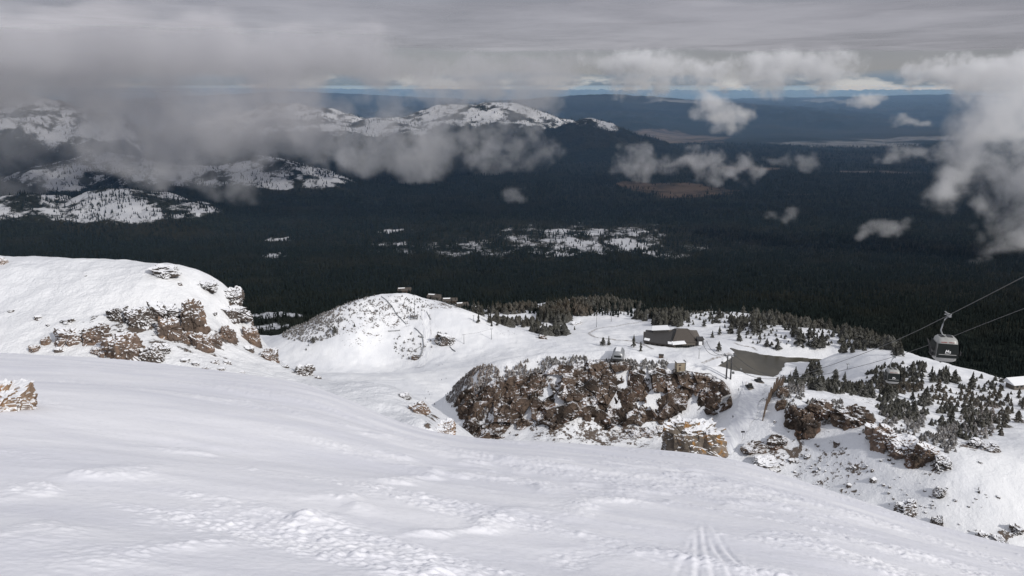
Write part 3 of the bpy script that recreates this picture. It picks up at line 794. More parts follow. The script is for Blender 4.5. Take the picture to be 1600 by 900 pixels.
def cliff_mask(px, py, X, Y):
    top = np.interp(px, [700, 730, 780, 830, 870, 910, 960, 1010, 1060, 1110, 1130, 1142, 1150], [640, 605, 590, 582, 568, 562, 562, 572, 578, 584, 595, 612, 660])
    bot = np.interp(px, [700, 735, 800, 860, 920, 1000, 1060, 1100, 1135, 1150], [640, 690, 688, 668, 660, 664, 655, 648, 642, 640])
    n = fbm(X / 22, Y / 22, 4, 4)
    m = smooth(-4, 6, py - top) * smooth(-6, 14, bot - py + 12 * n)
    m = m * smooth(698, 745, px + 10 * n) * smooth(1149, 1140, px)
    return m * (.8 + .5 * n)
outcrop('rock_cliff', 'long dark red-brown rock cliff streaked with snow in the middle of the valley', 690, 1156, 548, 650, 900, 380, cliff_mask, 13.0, 6.0, M_cliff, -.2, 3, 620)
def low_mask(px, py, X, Y):
    n = fbm(X / 14, Y / 14, 7, 4)
    e = smooth(1.1, .5, np.sqrt(((px - 990) / 55) ** 2 + ((py - 672) / 16) ** 2))
    return e * smooth(-.3, .3, n + .2)
outcrop('rock_ledge', 'low tan rock ledge in the snow below the long dark cliff', 920, 1060, 540, 585, 260, 130, low_mask, 6.0, 3.6, M_brown, -.3, 8, 660)

# big brown tower of rock behind the near brow
def big_rock():
    c = at(1083, 682, 140)
    P, Fc = rock_mesh(5, 6, 16, (1, 1, 1), .05, .16)
    m = mat_rock('tower_rock', (.10, .085, .07), (.23, .19, .155), .55, .72, .22, (.30, .165, .06), .5)
    me = mesh_np('rock_tower', P * np.array([6.3, 5.4, 6.6]), Fc, m, False)
    o = link('rock_tower', me, None, c + np.array([0, 2.0, -2.6]))
    return tag(o, 'large snow-capped orange and grey rock standing behind the near snow edge', 'rock')
big_rock()

tick('# --------------------------------------')
# ------------------------------------------------------------------ trees
def tree_template(seed, tiers=3, sides=5):
    r = np.random.default_rng(seed); V = []; Fs = []
    for t in range(tiers):
        z0 = .08 + .28 * t; z1 = min(1.0, z0 + .55 - .05 * t); rad = .5 * (1 - .28 * t)
        b = len(V)
        for k in range(sides):
            a = 2 * math.pi * (k + r.uniform(-.3, .3)) / sides; q = rad * r.uniform(.65, 1.15)
            V.append((q * math.cos(a), q * math.sin(a), z0 + r.uniform(-.07, .07)))
        V.append((r.uniform(-.03, .03), r.uniform(-.03, .03), z1))
        for k in range(sides): Fs.append((b + k, b + (k + 1) % sides, b + sides))
    return np.array(V), np.array(Fs)
TT = [tree_template(s) for s in range(6)]
def merged_trees(name, P, H, W, mat, label, kind='stuff', seed=1, cat=None):
    r = np.random.default_rng(seed); Vs = []; Fs = []; T = []; off = 0
    idx = r.integers(0, len(TT), len(P)); ang = r.uniform(0, 6.28, len(P)); tint = r.uniform(0, 1, len(P))
    for k, (tv, tf) in enumerate(TT):
        m = idx == k; n_ = m.sum()
        if not n_: continue
        c, s = np.cos(ang[m]), np.sin(ang[m])
        x = tv[None, :, 0] * c[:, None] - tv[None, :, 1] * s[:, None]; y = tv[None, :, 0] * s[:, None] + tv[None, :, 1] * c[:, None]
        v = np.stack([x * W[m][:, None] + P[m][:, 0:1], y * W[m][:, None] + P[m][:, 1:2], tv[None, :, 2] * H[m][:, None] + P[m][:, 2:3]], -1)
        f = tf[None] + (np.arange(n_) * len(tv))[:, None, None] + off
        Vs.append(v.reshape(-1, 3)); Fs.append(f.reshape(-1, 3)); T.append(np.repeat(tint[m], len(tv))); off += n_ * len(tv)
    me = mesh_np(name, np.concatenate(Vs), np.concatenate(Fs), mat, False, {'tint': np.concatenate(T)})
    return tag(link(name, me), label, cat, None, kind)

def forest():
    r = np.random.default_rng(5)
    out = []
    # bands: (Y0, Y1, spacing m, height)
    for Y0, Y1, sp, h in [(1500, 2600, 9.5, 17), (2600, 4000, 12, 20), (4000, 5600, 17, 23), (5600, 7600, 24, 26), (7600, 11500, 40, 30)]:
        area = .5 * 1.42 * (Y1 ** 2 - Y0 ** 2); n_ = int(area / sp ** 2)
        Y = np.sqrt(r.uniform(Y0 ** 2, Y1 ** 2, n_)); X = r.uniform(-.71, .71, n_) * Y
        zv, sn = z_valley(X, Y, True, True)
        zk = np.full(n_, -1e9); m = Y < 2250
        if m.any(): zk[m] = z_ski(X[m], Y[m])
        zv = zv.copy(); c = clear_mask(X, Y); md, _ = meadow_mask(X, Y)
        n1 = fbm(X / 260, Y / 260, 4, 4); n2 = fbm(X / 70, Y / 70, 14, 2)
        dens = 1 - np.clip(c * 1.15, 0, .86) - md
        sdens = np.clip(.42 + 1.1 * n1 + .7 * n2, .08, .95)
        k = smooth(.12, .55, sn); dens = dens * (1 - k) + sdens * k
        onski = zk > zv - 5
        if onski.any():
            zs = np.where(onski, zk, zv); qx, qy = pix(X, Y, zs)
            ln = np.zeros(n_)
            for (ex, ey, erx, ery) in [(775, 497, 70, 6), (810, 521, 100, 9), (845, 472, 13, 9), (920, 474, 15, 13), (960, 503, 70, 9), (880, 513, 60, 8), (1080, 500, 60, 10), (720, 500, 40, 10), (1000, 520, 80, 20), (870, 487, 12, 5), (640, 480, 120, 22), (480, 520, 90, 26)]:
                ln = np.maximum(ln, smooth(1.25, .8, np.sqrt(((qx - ex) / erx) ** 2 + ((qy - ey) / ery) ** 2)))
            ds = smooth(502, 488, qy + 10 * fbm(X / 60, Y / 90, 6, 3)) * (1 - ln) * smooth(-.35, .1, fbm(X / 90, Y / 70, 16, 3) + .35)
            ds = np.where(qx > 1130, smooth(1480, 1620, Y + 60 * fbm(X / 70, Y / 70, 6, 3)), ds)
            dens = np.where(onski, ds, dens); zv = np.where(onski, zk, zv)
        keep = r.uniform(size=n_) < dens
        X, Y, zv = X[keep], Y[keep], zv[keep]
        px, py = pix(X, Y, zv)
        keep = (px > -120) & (px < 1720) 
        X, Y, zv = X[keep], Y[keep], zv[keep]
        hh = h * r.uniform(.6, 1.35, len(X)) * (.85 + .3 * fbm(X / 150, Y / 150, 3, 2))
        out.append((np.stack([X, Y, zv - 1], 1), hh, hh * r.uniform(.28, .42, len(X))))
    P = np.concatenate([o[0] for o in out]); H = np.concatenate([o[1] for o in out]); W = np.concatenate([o[2] for o in out])
    print('forest trees', len(P))
    merged_trees('forest', P, H, W, M_forest, 'dense dark conifer forest covering the valley floor')
forest()

def crown_mesh(seed, mat, frost=False):
    r = np.random.default_rng(seed); V = []; Fs = []; T = []
    W = 11; lean = r.uniform(-.06, .06, 2); ex = r.uniform(.45, 1.05); lo_ = r.uniform(.05, .22)
    for w in range(W):
        t = w / (W - 1); z = lo_ + (.96 - lo_) * t
        rad = (.5 * (1 - t) ** ex + .05) * r.uniform(.62, 1.15)
        nb = int(9 - 4 * t)
        a0 = r.uniform(0, 6.28)
        for k in range(nb):
            a = a0 + 2 * math.pi * k / nb + r.uniform(-.3, .3); q = rad * r.uniform(.55, 1.2)
            if r.uniform() < .1: continue
            c, s = math.cos(a), math.sin(a); wd = .55 * q + .03; dz = -.05 - .06 * r.uniform()
            b = len(V); mx, my = q * .55 * c, q * .55 * s
            V += [(lean[0] * z, lean[1] * z, z + .05), (mx - s * wd * .5, my + c * wd * .5, z + dz * .4 - .02), (q * c, q * s, z + dz + r.uniform(-.02, .04)), (mx + s * wd * .5, my - c * wd * .5, z + dz * .4 - .02), (mx, my, z + .035), (mx * .9, my * .9, z - .07)]
            Fs += [(b, b + 1, b + 4), (b, b + 4, b + 3), (b + 4, b + 1, b + 2), (b + 4, b + 2, b + 3), (b, b + 5, b + 1), (b, b + 3, b + 5), (b + 5, b + 2, b + 1), (b + 5, b + 3, b + 2)]
            T += [r.uniform()] * 6
    V = np.array(V); V[:, 2] = np.clip(V[:, 2], .05, 1.0)
    return mesh_np('crown', V, np.array(Fs), mat, False, {'tint': np.array(T)})
def trunk_mesh():
    mb = MB(); mb.tube([(0, 0, -.06), (0, 0, .3), (.01, 0, .65), (0, .01, .97)], [.032, .024, .014, .003], 6)
    me = bpy.data.meshes.new('trunk'); me.from_pydata(mb.v, [], mb.f); me.materials.append(M_bark); return me
TRUNK = trunk_mesh()
CROWNS = [crown_mesh(s, M_needle) for s in range(10)]
tick('SPOTS = []')
SPOTS = []   # (point, height m, width factor, label, group)
def clump(n_, x0, y0, x1, y1, h, label, shape='ell', wf=.55, single=False):
    r = random.Random(int(x0 * 7 + y0 * 3 + n_))
    c = 0; tries = 0
    while c < n_ and tries < n_ * 20:
        tries += 1
        a, b = r.uniform(-1, 1), r.uniform(-1, 1)
        if shape == 'ell' and a * a + b * b > 1: continue
        if shape == 'line': px, py = x0 + (x1 - x0) * (a + 1) / 2, y0 + (y1 - y0) * (a + 1) / 2 + b * 5
        else: px, py = (x0 + x1) / 2 + a * (x1 - x0) / 2, (y0 + y1) / 2 + b * (y1 - y0) / 2
        SPOTS.append((px, py, h * r.uniform(.5, 1.35), wf * r.uniform(.75, 1.45), label)); c += 1
def one(px, py, h, label, wf=.6): SPOTS.append((px, py, h, wf, label))
one(1266, 588, 19, 'tall dark pine standing apart at the right shore of the pond', .6)
one(1123, 549, 13, 'single bushy pine at the left shore of the pond near the lodge', .7)
one(1113, 527, 10, 'left one of two small pines between the lodge and the pond', .6)
one(1124, 523, 13, 'right one of two small pines between the lodge and the pond', .5)
one(1155, 532, 12, 'small round pine alone above the left arm of the pond', .7)
one(1198, 541, 11, 'left one of two bushy pines above the middle of the pond', .8)
one(1215, 545, 11, 'right one of two bushy pines above the middle of the pond', .9)
one(1187, 530, 9, 'tiny pine above the two bushy pines of the pond', .6)
one(1100, 510, 10, 'lone round pine on the snow behind the lodge', .7)
one(990, 543, 18, 'tall thin pine in front of the left end of the lodge', .35)
one(1001, 548, 13, 'slim pine right of the tall thin pine by the lodge', .35)
one(942, 540, 12, 'bushy pine left of the lift station', .8)
one(951, 539, 13, 'narrow pine beside the bushy one left of the lift station', .4)
one(1446, 632, 13, 'large bushy pine on the snow field right of the middle', .8)
one(1440, 634, 9, 'smaller pine at the left foot of the large bushy pine', .8)
one(1424, 682, 9, 'frosted pine growing above the smooth brown face of the rock band', .7)
clump(7, 1260, 575, 1282, 592, 11, 'dark pine in the clump at the right shore of the pond')
clump(5, 1105, 496, 1130, 508, 14, 'pine in the clump behind the right end of the lodge')
clump(9, 1138, 508, 1162, 524, 13, 'pine in the dense clump above the left arm of the pond')
clump(10, 1165, 508, 1202, 522, 12, 'pine in the clump on the snowy rise above the pond')
clump(9, 1222, 508, 1246, 528, 14, 'pine in the clump right of the snowy rise')
clump(12, 1244, 522, 1292, 546, 15, 'pine in the biggest clump at the right of the shelf')
clump(26, 1130, 484, 1300, 504, 11, 'pine at the far rim of the snowy shelf', 'line', .6)
clump(30, 1290, 510, 1425, 562, 13, 'pine along the edge where the shelf drops to the forest', 'line', .6)
clump(42, 1232, 600, 1400, 622, 7.5, 'low pine in the dark band behind the rock band', 'line', .7)
clump(30, 1365, 580, 1480, 626, 8.5, 'pine around the lower gondola line on the right')
clump(40, 1480, 600, 1600, 690, 7, 'pine on the wooded slope at the right edge')
clump(12, 1470, 590, 1600, 640, 11, 'pine at the upper rim of the wooded slope on the right', 'line')
clump(30, 845, 480, 890, 503, 18, 'pine in the dense dark stand on the far ski run', wf=.4)
clump(16, 738, 488, 812, 481, 16, 'pine in the upper row left of the far ski run', 'line', .4)
clump(18, 742, 503, 850, 511, 14, 'pine in the lower row left of the far ski run', 'line', .4)
clump(20, 828, 510, 905, 524, 13, 'pine in the scattered group at the top of the bowl', wf=.6)
clump(12, 1022, 505, 1080, 500, 10, 'pine in the row behind the lodge roof', 'line', .6)
clump(8, 478, 545, 560, 505, 8, 'small pine on the left flank of the round snow hill', 'line', .6)
clump(14, 1230, 585, 1330, 598, 8, 'small pine on the rim above the wooden fence', 'line', .7)
print('spots', len(SPOTS))
pts = []
for (px, py, h, wf, lab) in SPOTS:
    Y0 = 560 if px > 1130 else 640
    p = on_ski(px, py, 560 if py > 560 else 900, 2100)
    pts.append((p, h, wf, lab))
order = sorted(range(len(pts)), key=lambda i: -pts[i][1] / pts[i][0][1])
indiv = set(order[:295]) | set(range(16))
first = None; rest = []
labs = {}
for i in range(len(pts)): labs[pts[i][3]] = labs.get(pts[i][3], 0) + 1
for i, (p, h, wf, lab) in enumerate(pts):
    if i not in indiv: rest.append(i); continue
    grp = None
    if labs[lab] > 1: grp = 'pines: ' + lab.split(' ', 1)[1]
    h = max(5, h * 1.3)
    t = empty('pine_tree', p - np.array([0, 0, .2]), random.uniform(0, 6.28), lab, 'tree', grp, (h * wf * 1.15, h * wf * 1.15, h))
    link('trunk', TRUNK, t); link('crown', CROWNS[i % 10], t)
if rest:
    merged_trees('conifer_stand', np.array([pts[i][0] for i in rest]), np.array([pts[i][1] for i in rest]), np.array([pts[i][1] * pts[i][2] for i in rest]), M_needle, 'smaller conifers dotted over the far runs')
tick('# shrubs and krumm')
# shrubs and krummholz: nobody could count them
def shrubs(name, regs, mat, label, hs, seed):
    r = np.random.default_rng(seed); P = []; H = []; 
    # sample in plan on the ski sheet inside pixel regions
    for (cx, cy, rx, ry, n_, Y0, Y1) in regs:
        N_ = n_ * 60
        Y = r.uniform(Y0, Y1, N_); pxs = r.uniform(cx - rx, cx + rx, N_); X = (pxs - 800) / F / CT * .96 * Y
        Z = z_ski(X, Y); px, py = pix(X, Y, Z)
        e = ((px - cx) / rx) ** 2 + ((py - cy) / ry) ** 2
        ok = np.where((e < 1) & (fbm(X / 14, Y / 14, 9, 3) > -.5 + .4 * e))[0][:n_]
        for i in ok: P.append((X[i], Y[i], Z[i] - .2))
        H += list(r.uniform(.6, 1.4, len(ok)) * hs)
    P = np.array(P); H = np.array(H)
    print(name, len(P))
    return merged_trees(name, P, H, H * r.uniform(.7, 1.3, len(H)), mat, label, seed=seed)
shrubs('frosted_shrubs', [(750, 612, 62, 34, 520, 560, 690), (780, 600, 85, 28, 330, 560, 680), (745, 625, 40, 35, 200, 540, 680), (900, 572, 110, 12, 220, 600, 660), (1000, 572, 60, 8, 160, 600, 660), (480, 500, 60, 35, 900, 1330, 1460), (560, 480, 50, 25, 160, 1350, 1480),
                          (1290, 645, 70, 18, 160, 470, 560), (1420, 670, 80, 30, 300, 430, 600), (1500, 690, 60, 25, 260, 400, 560), (1250, 620, 40, 20, 160, 500, 640), (690, 530, 14, 10, 60, 1290, 1400), (640, 540, 35, 22, 70, 1290, 1400), (1560, 660, 60, 30, 220, 450, 800), (640, 480, 30, 20, 80, 1380, 1480)],
       M_frost, 'frosted grey shrubs and dwarf pines on the rocky ridges', 3.0, 21)
shrubs('dark_shrubs', [(1310, 605, 100, 14, 300, 600, 760), (1400, 605, 60, 25, 130, 600, 900), (1540, 640, 100, 50, 220, 450, 900), (1430, 640, 60, 20, 120, 500, 640), (1420, 590, 70, 22, 300, 700, 1000), (1300, 520, 170, 26, 320, 1050, 1450), (1130, 500, 100, 12, 120, 1350, 1560), (720, 480, 60, 20, 500, 1500, 1900), (960, 480, 80, 16, 300, 1650, 2100), (1060, 490, 70, 12, 300, 1550, 1900)],
       M_needle, 'dark low shrubs and young conifers between the pines', 5.0, 22)

tick('# --------------------------------------')
shrubs('young_conifers', [(780, 484, 60, 7, 160, 1600, 1900), (790, 508, 60, 4, 110, 1450, 1700), (868, 494, 26, 13, 330, 1400, 1900), (900, 484, 30, 10, 200, 1500, 2000), (960, 478, 60, 9, 300, 1600, 2100), (1040, 497, 50, 6, 120, 1450, 1700), (860, 520, 30, 7, 60, 1300, 1500), (1250, 505, 110, 12, 150, 1350, 1600), (1350, 535, 80, 18, 150, 1100, 1400), (1050, 508, 30, 4, 50, 1350, 1500)],
       M_needle, 'crowded far conifers around the snowy ski lanes', 15.0, 23)
# dirty snow tracks and roads
def strip(name, pp, w, mat, label=None, Y0=900, lift=.25):
    P_ = [on_ski(px, py, Y0, 2000) for px, py in pp]; D_ = []
    for a, b_ in zip(P_[:-1], P_[1:]):
        for k in range(12): D_.append(a + (b_ - a) * k / 12)
    D_.append(P_[-1]); D_ = np.array(D_); K_ = np.ones(9) / 9
    D2 = np.stack([np.convolve(np.pad(D_[:, i], 4, mode='edge'), K_, 'valid') for i in range(2)], 1)
    T_ = np.gradient(D2, axis=0); T_ /= np.linalg.norm(T_, axis=1)[:, None] + 1e-9
    Nr = np.stack([-T_[:, 1], T_[:, 0]], 1)
    L_ = []
    for o_ in np.linspace(-1, 1, 5):
        ww = w / 2 * (1 + .25 * fbm(D2[:, 0] / 9, D2[:, 1] / 9, o_, 3))
        q = D2 + Nr * (o_ * ww)[:, None]; L_.append(np.concatenate([q, (z_ski(q[:, 0], q[:, 1]) + lift - .12 * abs(o_))[:, None]], 1))
    V_ = np.stack(L_, 1).reshape(-1, 3)
    return tag(link(name, mesh_np(name, V_, grid_faces(len(D2), 5), mat)), label, kind='structure')
m, nt, b = new_mat('dirty_snow'); n = N(nt)
n.set(b.inputs['Base Color'], n.mix(n.maprange(n.noise(n.pos(), .25, 5, .7), .4, .62), rgb(.62, .62, .64), rgb(.24, .22, .20))); b.inputs['Roughness'].default_value = .9
M_dirty = m
m, nt, b = new_mat('groomed_snow'); n = N(nt)
tt = n.noise(n.pos((1, .12, .12)), .45, 4, .6)
n.set(b.inputs['Base Color'], n.mix(n.maprange(tt, .35, .65), rgb(.66, .67, .71), rgb(.87, .88, .89))); b.inputs['Roughness'].default_value = .7
n.set(b.inputs['Normal'], n.bump(tt, .5, .8)); M_groom = m
strip('groomed_run', [(1180, 597), (1176, 612), (1170, 630), (1162, 650), (1150, 672), (1136, 692), (1122, 706)], 17, M_groom, 'smooth groomed run dropping between the cliff and the wooden fence', Y0=470, lift=.55)
strip('groomed_track', [(664, 480), (664, 492), (667, 515), (669, 540), (662, 562), (655, 575)], 13, M_groom, 'groomed track down the right side of the round hill', lift=.5)
strip('service_road', [(1003, 503), (975, 507), (948, 511), (926, 516), (919, 521), (926, 526), (950, 530), (985, 532), (1005, 538), (1022, 547)], 5, M_dirty, 'dirty road looping around the snow bowl left of the lodge')
strip('shore_path', [(1096, 568), (1112, 561), (1130, 556), (1142, 551)], 6, M_dirty)
strip('shore_path', [(1146, 535), (1158, 540), (1175, 542), (1184, 548)], 4, M_dirty)
strip('ski_track', [(590, 512), (612, 517), (640, 512), (648, 503), (655, 497)], 7, M_slope)
strip('valley_road', [(1040, 470), (1068, 479), (1100, 484), (1130, 488)], 9, M_dirty, Y0=1400)

# ------------------------------------------------------------------ built things
M_steel = flat('galvanised_steel', (.33, .34, .35), .45, .6)
M_darksteel = flat('dark_steel', (.05, .05, .052), .5, .4)
M_wood = flat('weathered_wood', (.10, .07, .05), .9, var=.4)
M_roof = flat('dark_roof', (.040, .038, .038), .8, var=.35, scale=.3)
M_roof2 = flat('brown_roof', (.075, .064, .055), .85, var=.35, scale=.5)
M_wall = flat('grey_wall', (.12, .105, .09), .85, scale=.5)
M_tan = flat('tan_wall', (.30, .25, .18), .85)
M_snowcap = flat('snow_cover', (.78, .79, .81), .7, var=.04)
M_white = flat('white_paint', (.33, .33, .32), .4)
M_black = flat('black_rubber', (.02, .02, .022), .6)
M_red = flat('red_paint', (.30, .05, .04), .5)
M_logo = flat('logo_white', (.8, .8, .8), .5, var=.02)
m, nt, b = new_mat('dark_glass'); b.inputs['Base Color'].default_value = rgb(.022, .026, .026); b.inputs['Roughness'].default_value = .35; b.inputs['Specular IOR Level'].default_value = .25; M_glass = m
n = N(nt); n.set(b.inputs['Base Color'], n.mix(n.noise(n.pos(obj=True), 2.0, 2), rgb(.008, .010, .010), rgb(.018, .022, .021)))

# gondola line --------------------------------------------------------------
def line_pts(pp, off):
    """pixel path; plan line through the upper cabin and the tower gives the depth"""
    out = []
    ax, ay = 33.9 + off, 62.0; bx, by = at(1131, 553, 560)[0] + off, 560.0
    k = (bx - ax) / (by - ay)
    for px, py in pp:
        a, b = ray(px, py)
        Y = (ax - k * ay) / (a - k)
        out.append(np.array([a * Y, Y, b * Y]))
    return out
c1 = line_pts([(1700, 378), (1600, 432), (1540, 463), (1475, 496), (1437, 515), (1400, 532), (1350, 552), (1300, 570)], 0)
c2 = line_pts([(1760, 415), (1700, 441), (1600, 482), (1540, 505), (1490, 525), (1440, 543), (1402, 556), (1360, 568), (1320, 578)], 7)
def extend(c, end):
    """carry the rope on to the tower with a smooth sag"""
    a, b = c[-2], c[-1]; sl = (b[2] - a[2]) / (b[1] - a[1]); out = list(c)
    L = end[1] - b[1]
    for i in range(1, 25):
        t = i / 24; Y = b[1] + L * t
        h0 = b[2] * (1 + 2 * t) * (1 - t) ** 2 + L * sl * t * (1 - t) ** 2 + end[2] * t * t * (3 - 2 * t) + L * (-.30) * t * t * (t - 1)
        out.append(np.array([b[0] + (end[0] - b[0]) * t, Y, h0]))
    return out
tw = at(1138, 553, 560)
c1 = extend(c1, tw + np.array([-3.5, 0, 0])); c2 = extend(c2, tw + np.array([3.5, 0, 0]))
def rope(pts, end, label):
    mb = MB(); pts = list(pts)
    last = pts[-1]
    mid = end
    for i in range(1, 12):
        t = i / 11; p = last * (1 - t) + mid * t; p = p.copy(); p[2] -= 18 * 4 * t * (1 - t) * .5; pts.append(p)
    rr = [max(.028, .00028 * p[1]) for p in pts]
    mb.tube(pts, rr, 6); return tag(mb.build('haul_rope', M_darksteel), label, 'cable')
end = at(1100, 540, 1250)
rope(c1, end + np.array([-3.5, 0, 8]), 'steel gondola cable passing over the nearest gondola cabin')
rope(c2, end + np.array([3.5, 0, 8]), 'second gondola cable running lower right of the nearest cabin')

def ring(w, d, z, n=20, e=3.2):
    out = []
    for k in range(n):
        a = 2 * math.pi * k / n; c, s = math.cos(a), math.sin(a)
        out.append((math.copysign(abs(c) ** (2 / e), c) * w / 2, math.copysign(abs(s) ** (2 / e), s) * d / 2, z))
    return out
def loft(mb, rings, cap=True):
    n_ = len(rings[0]); vs = [v for r_ in rings for v in r_]; fs = []
    for i in range(len(rings) - 1):
        for k in range(n_): fs.append((i * n_ + k, i * n_ + (k + 1) % n_, (i + 1) * n_ + (k + 1) % n_, (i + 1) * n_ + k))
    if cap: fs += [tuple(range(n_))[::-1], tuple((len(rings) - 1) * n_ + k for k in range(n_))]
    return mb.add(vs, fs)
CABIN_H = 4.15     # grip to cabin floor
def cabin(loc, rz, label, full=True):
    """origin at the rope grip"""
    t = empty('gondola_cabin', loc, rz, label, 'gondola', 'gondola cabins on the cable line', .86)
    z0 = -CABIN_H
    mb = MB(); loft(mb, [ring(1.55, 1.5, z0, e=4), ring(1.85, 1.8, z0 + .12, e=4), ring(2.0, 1.95, z0 + .5, e=4), ring(2.05, 2.0, z0 + .9, e=4), ring(1.95, 1.9, z0 + 1.5, e=4), ring(1.72, 1.68, z0 + 1.95, e=4), ring(1.35, 1.3, z0 + 2.13, e=4)])
    mb.build('body', M_white, t, True)
    wz = [(z0 + .42, 1.0), (z0 + 1.0, 1.045), (z0 + 1.55, .99), (z0 + 1.72, .955)]
    for face in range(4):
        a = face * math.pi / 2; w = MB(); c, s = math.cos(a), math.sin(a)
        vs = []
        for (z, d) in wz:
            hw = .90 if z < z0 + 1.5 else .84
            for x in (-hw, -hw * .33, hw * .33, hw): vs.append((x * c + d * s * 1.0, x * s - d * c * 1.0, z))
        fs = [(i * 4 + k, i * 4 + k + 1, i * 4 + 5 + k, i * 4 + 4 + k) for i in range(3) for k in range(3)]
        w.add(vs, fs); w.build('window', M_glass, t)
    MB().tube([(-.72, -1.055, z0 + .74), (.72, -1.055, z0 + .74)], .03, 6).build('window_bar', M_white, t)
    # mark on the window: a peaked letter with a swoosh under it
    lg = MB(); y = -1.062
    def bar(x0, z0_, x1, z1, w_=.05):
        dx, dz = x1 - x0, z1 - z0_; L = math.hypot(dx, dz); nx, nz = -dz / L * w_ / 2, dx / L * w_ / 2
        lg.add([(x0 + nx, y, z0_ + nz), (x1 + nx, y, z1 + nz), (x1 - nx, y, z1 - nz), (x0 - nx, y, z0_ - nz)], [(0, 1, 2, 3)])
    zz = z0 + .93
    bar(-.18, zz, -.12, zz + .26, .07); bar(-.12, zz + .26, -.04, zz + .05, .05); bar(-.04, zz + .05, .04, zz + .26, .05); bar(.04, zz + .26, .08, zz + .02, .07); bar(.08, zz + .02, .2, zz + .16, .04); bar(.2, zz + .16, .22, zz - .02, .05)
    for i in range(6):
        a0, a1 = -1 + i / 3, -1 + (i + 1) / 3; bar(.22 * a0, zz - .1 + .05 * a0 * a0, .22 * a1, zz - .1 + .05 * a1 * a1, .03)
    lg.build('logo', M_logo, t)
    if full:
        tx = MB()
        x = -.55; r = random.Random(3)
        while x < .55:
            w_ = r.uniform(.05, .09); tx.box((x, -.885, z0 + 1.83), (w_, .01, .07)); x += w_ + .035
            if abs(x) < .05: x += .1
        tx.build('lettering', M_red, t)
        MB().box((-.35, .1, z0 + 2.16), (.35, .7, .06)).box((.3, .1, z0 + 2.16), (.4, .7, .06)).build('roof_hatch', M_darksteel, t)
    MB().tube([(.05, 0, z0 + 2.1), (-.35, 0, z0 + 2.3), (-.5, 0, z0 + 2.7), (-.42, 0, z0 + 3.2), (-.30, 0, z0 + 3.7), (-.05, 0, z0 + 4.0)], .065, 8).build('hanger', M_steel, t, True)
    MB().box((0, 0, -.05), (.22, .7, .2)).tube([(-.45, -.3, .38), (-.2, -.1, .18), (.1, .1, .05)], .05, 6).tube([(-.28, .3, -.05), (.3, .3, -.02)], .06, 6).build('grip', M_steel, t)
    rk = MB().box((-1.13, -.2, z0 + .5), (.16, .9, .1)).box((-1.1, -.2, z0 + .95), (.1, .9, .05)).build('ski_rack', M_darksteel, t)
    rk2 = MB().box((1.13, -.2, z0 + .78), (.22, .9, .32)).build('ski_rack', M_black, t)
    if full:
        for q in (-.5, -.1):
            sk = MB(); sk.tube([(-1.12, q, z0 + .35), (-1.35, q - .05, z0 + 1.2), (-1.52, q - .1, z0 + 1.75), (-1.6, q - .1, z0 + 1.95)], [.045, .04, .04, .02], 5)
            sk.build('ski', M_darksteel, rk)
    MB().box((-.35, 0, z0 - .08), (.12, 1.2, .16)).box((.35, 0, z0 - .08), (.12, 1.2, .16)).build('bumper', M_darksteel, t)
    return t
def along(c, Y):
    for a, b in zip(c[:-1], c[1:]):
        if a[1] <= Y <= b[1]:
            t = (Y - a[1]) / (b[1] - a[1]); return a + (b - a) * t
gz = -math.atan2(33.9, 62) * .45
cabin(along(c1, 60.5), gz, 'nearest white gondola cabin with dark windows and a logo, against the dark forest')
cabin(along(c2, 103), gz, 'second gondola cabin, smaller, hanging in front of the pines below the nearest one')
for Yc, cc, lab in [(600, None, 'tiny gondola cabin beyond the double pylon, left of its poles'), (640, None, 'tiny gondola cabin over the middle of the pond'), (590, None, 'tiny gondola cabin just right of the double pylon')]:
    px, py = {600: (1129, 561), 640: (1158, 573), 590: (1146, 577)}[Yc]
    cabin(at(px, py, Yc) , gz, lab, False)

def pylon():
    g = on_ski(1138, 592, 560, 640); Y = g[1]
    t = empty('gondola_pylon', g, 0, 'dark double-pole gondola pylon in front of the pond', 'pylon')
    h = 19
    for s in (-1, 1): MB().tube([(s * 1.7, 0, -2), (s * 1.6, 0, h)], [.62, .5], 12).build('pole', M_darksteel, t, True)
    MB().box((0, 0, h + .1), (9.2, .7, .6)).box((0, 0, h - 2.2), (3.4, .35, .3)).build('crossarm', M_steel, t)
    for s in (-1, 1):
        w = MB().box((s * 3.5, 0, h + .75), (.25, 6.5, .35))
        w.build('sheave_beam', M_steel, t)
        for k in range(-3, 4): MB().tube([(s * 3.5 - .12, k * .95, h + .6), (s * 3.5 + .3, k * .95, h + .6)], .4, 10).build('sheave', M_black, t)
    MB().box((0, 0, h + 1.2), (9, .12, .1)).box((-4.4, 0, h + .8), (.12, .12, .9)).box((4.4, 0, h + .8), (.12, .12, .9)).build('handrail', M_steel, t)
pylon()
def lift_tower(px, py, hpx, label, grp=None, arm=3.0):
    g = on_ski(px, py, 560 if py > 570 else 900, 2100); h = hpx * g[1] / F
    t = empty('lift_tower', g, 0, label, 'lift tower', 'chairlift towers')
    MB().tube([(0, 0, -1), (0, 0, h)], [.55, .4], 8).build('pole', M_steel, t, True)
    MB().box((0, 0, h), (arm * 2, .5, .45)).build('crossarm', M_steel, t)
    for s in (-1, 1): MB().box((s * arm * .9, 0, h - .35), (.35, 3.2, .5)).build('sheave_beam', M_darksteel, t)
    return t
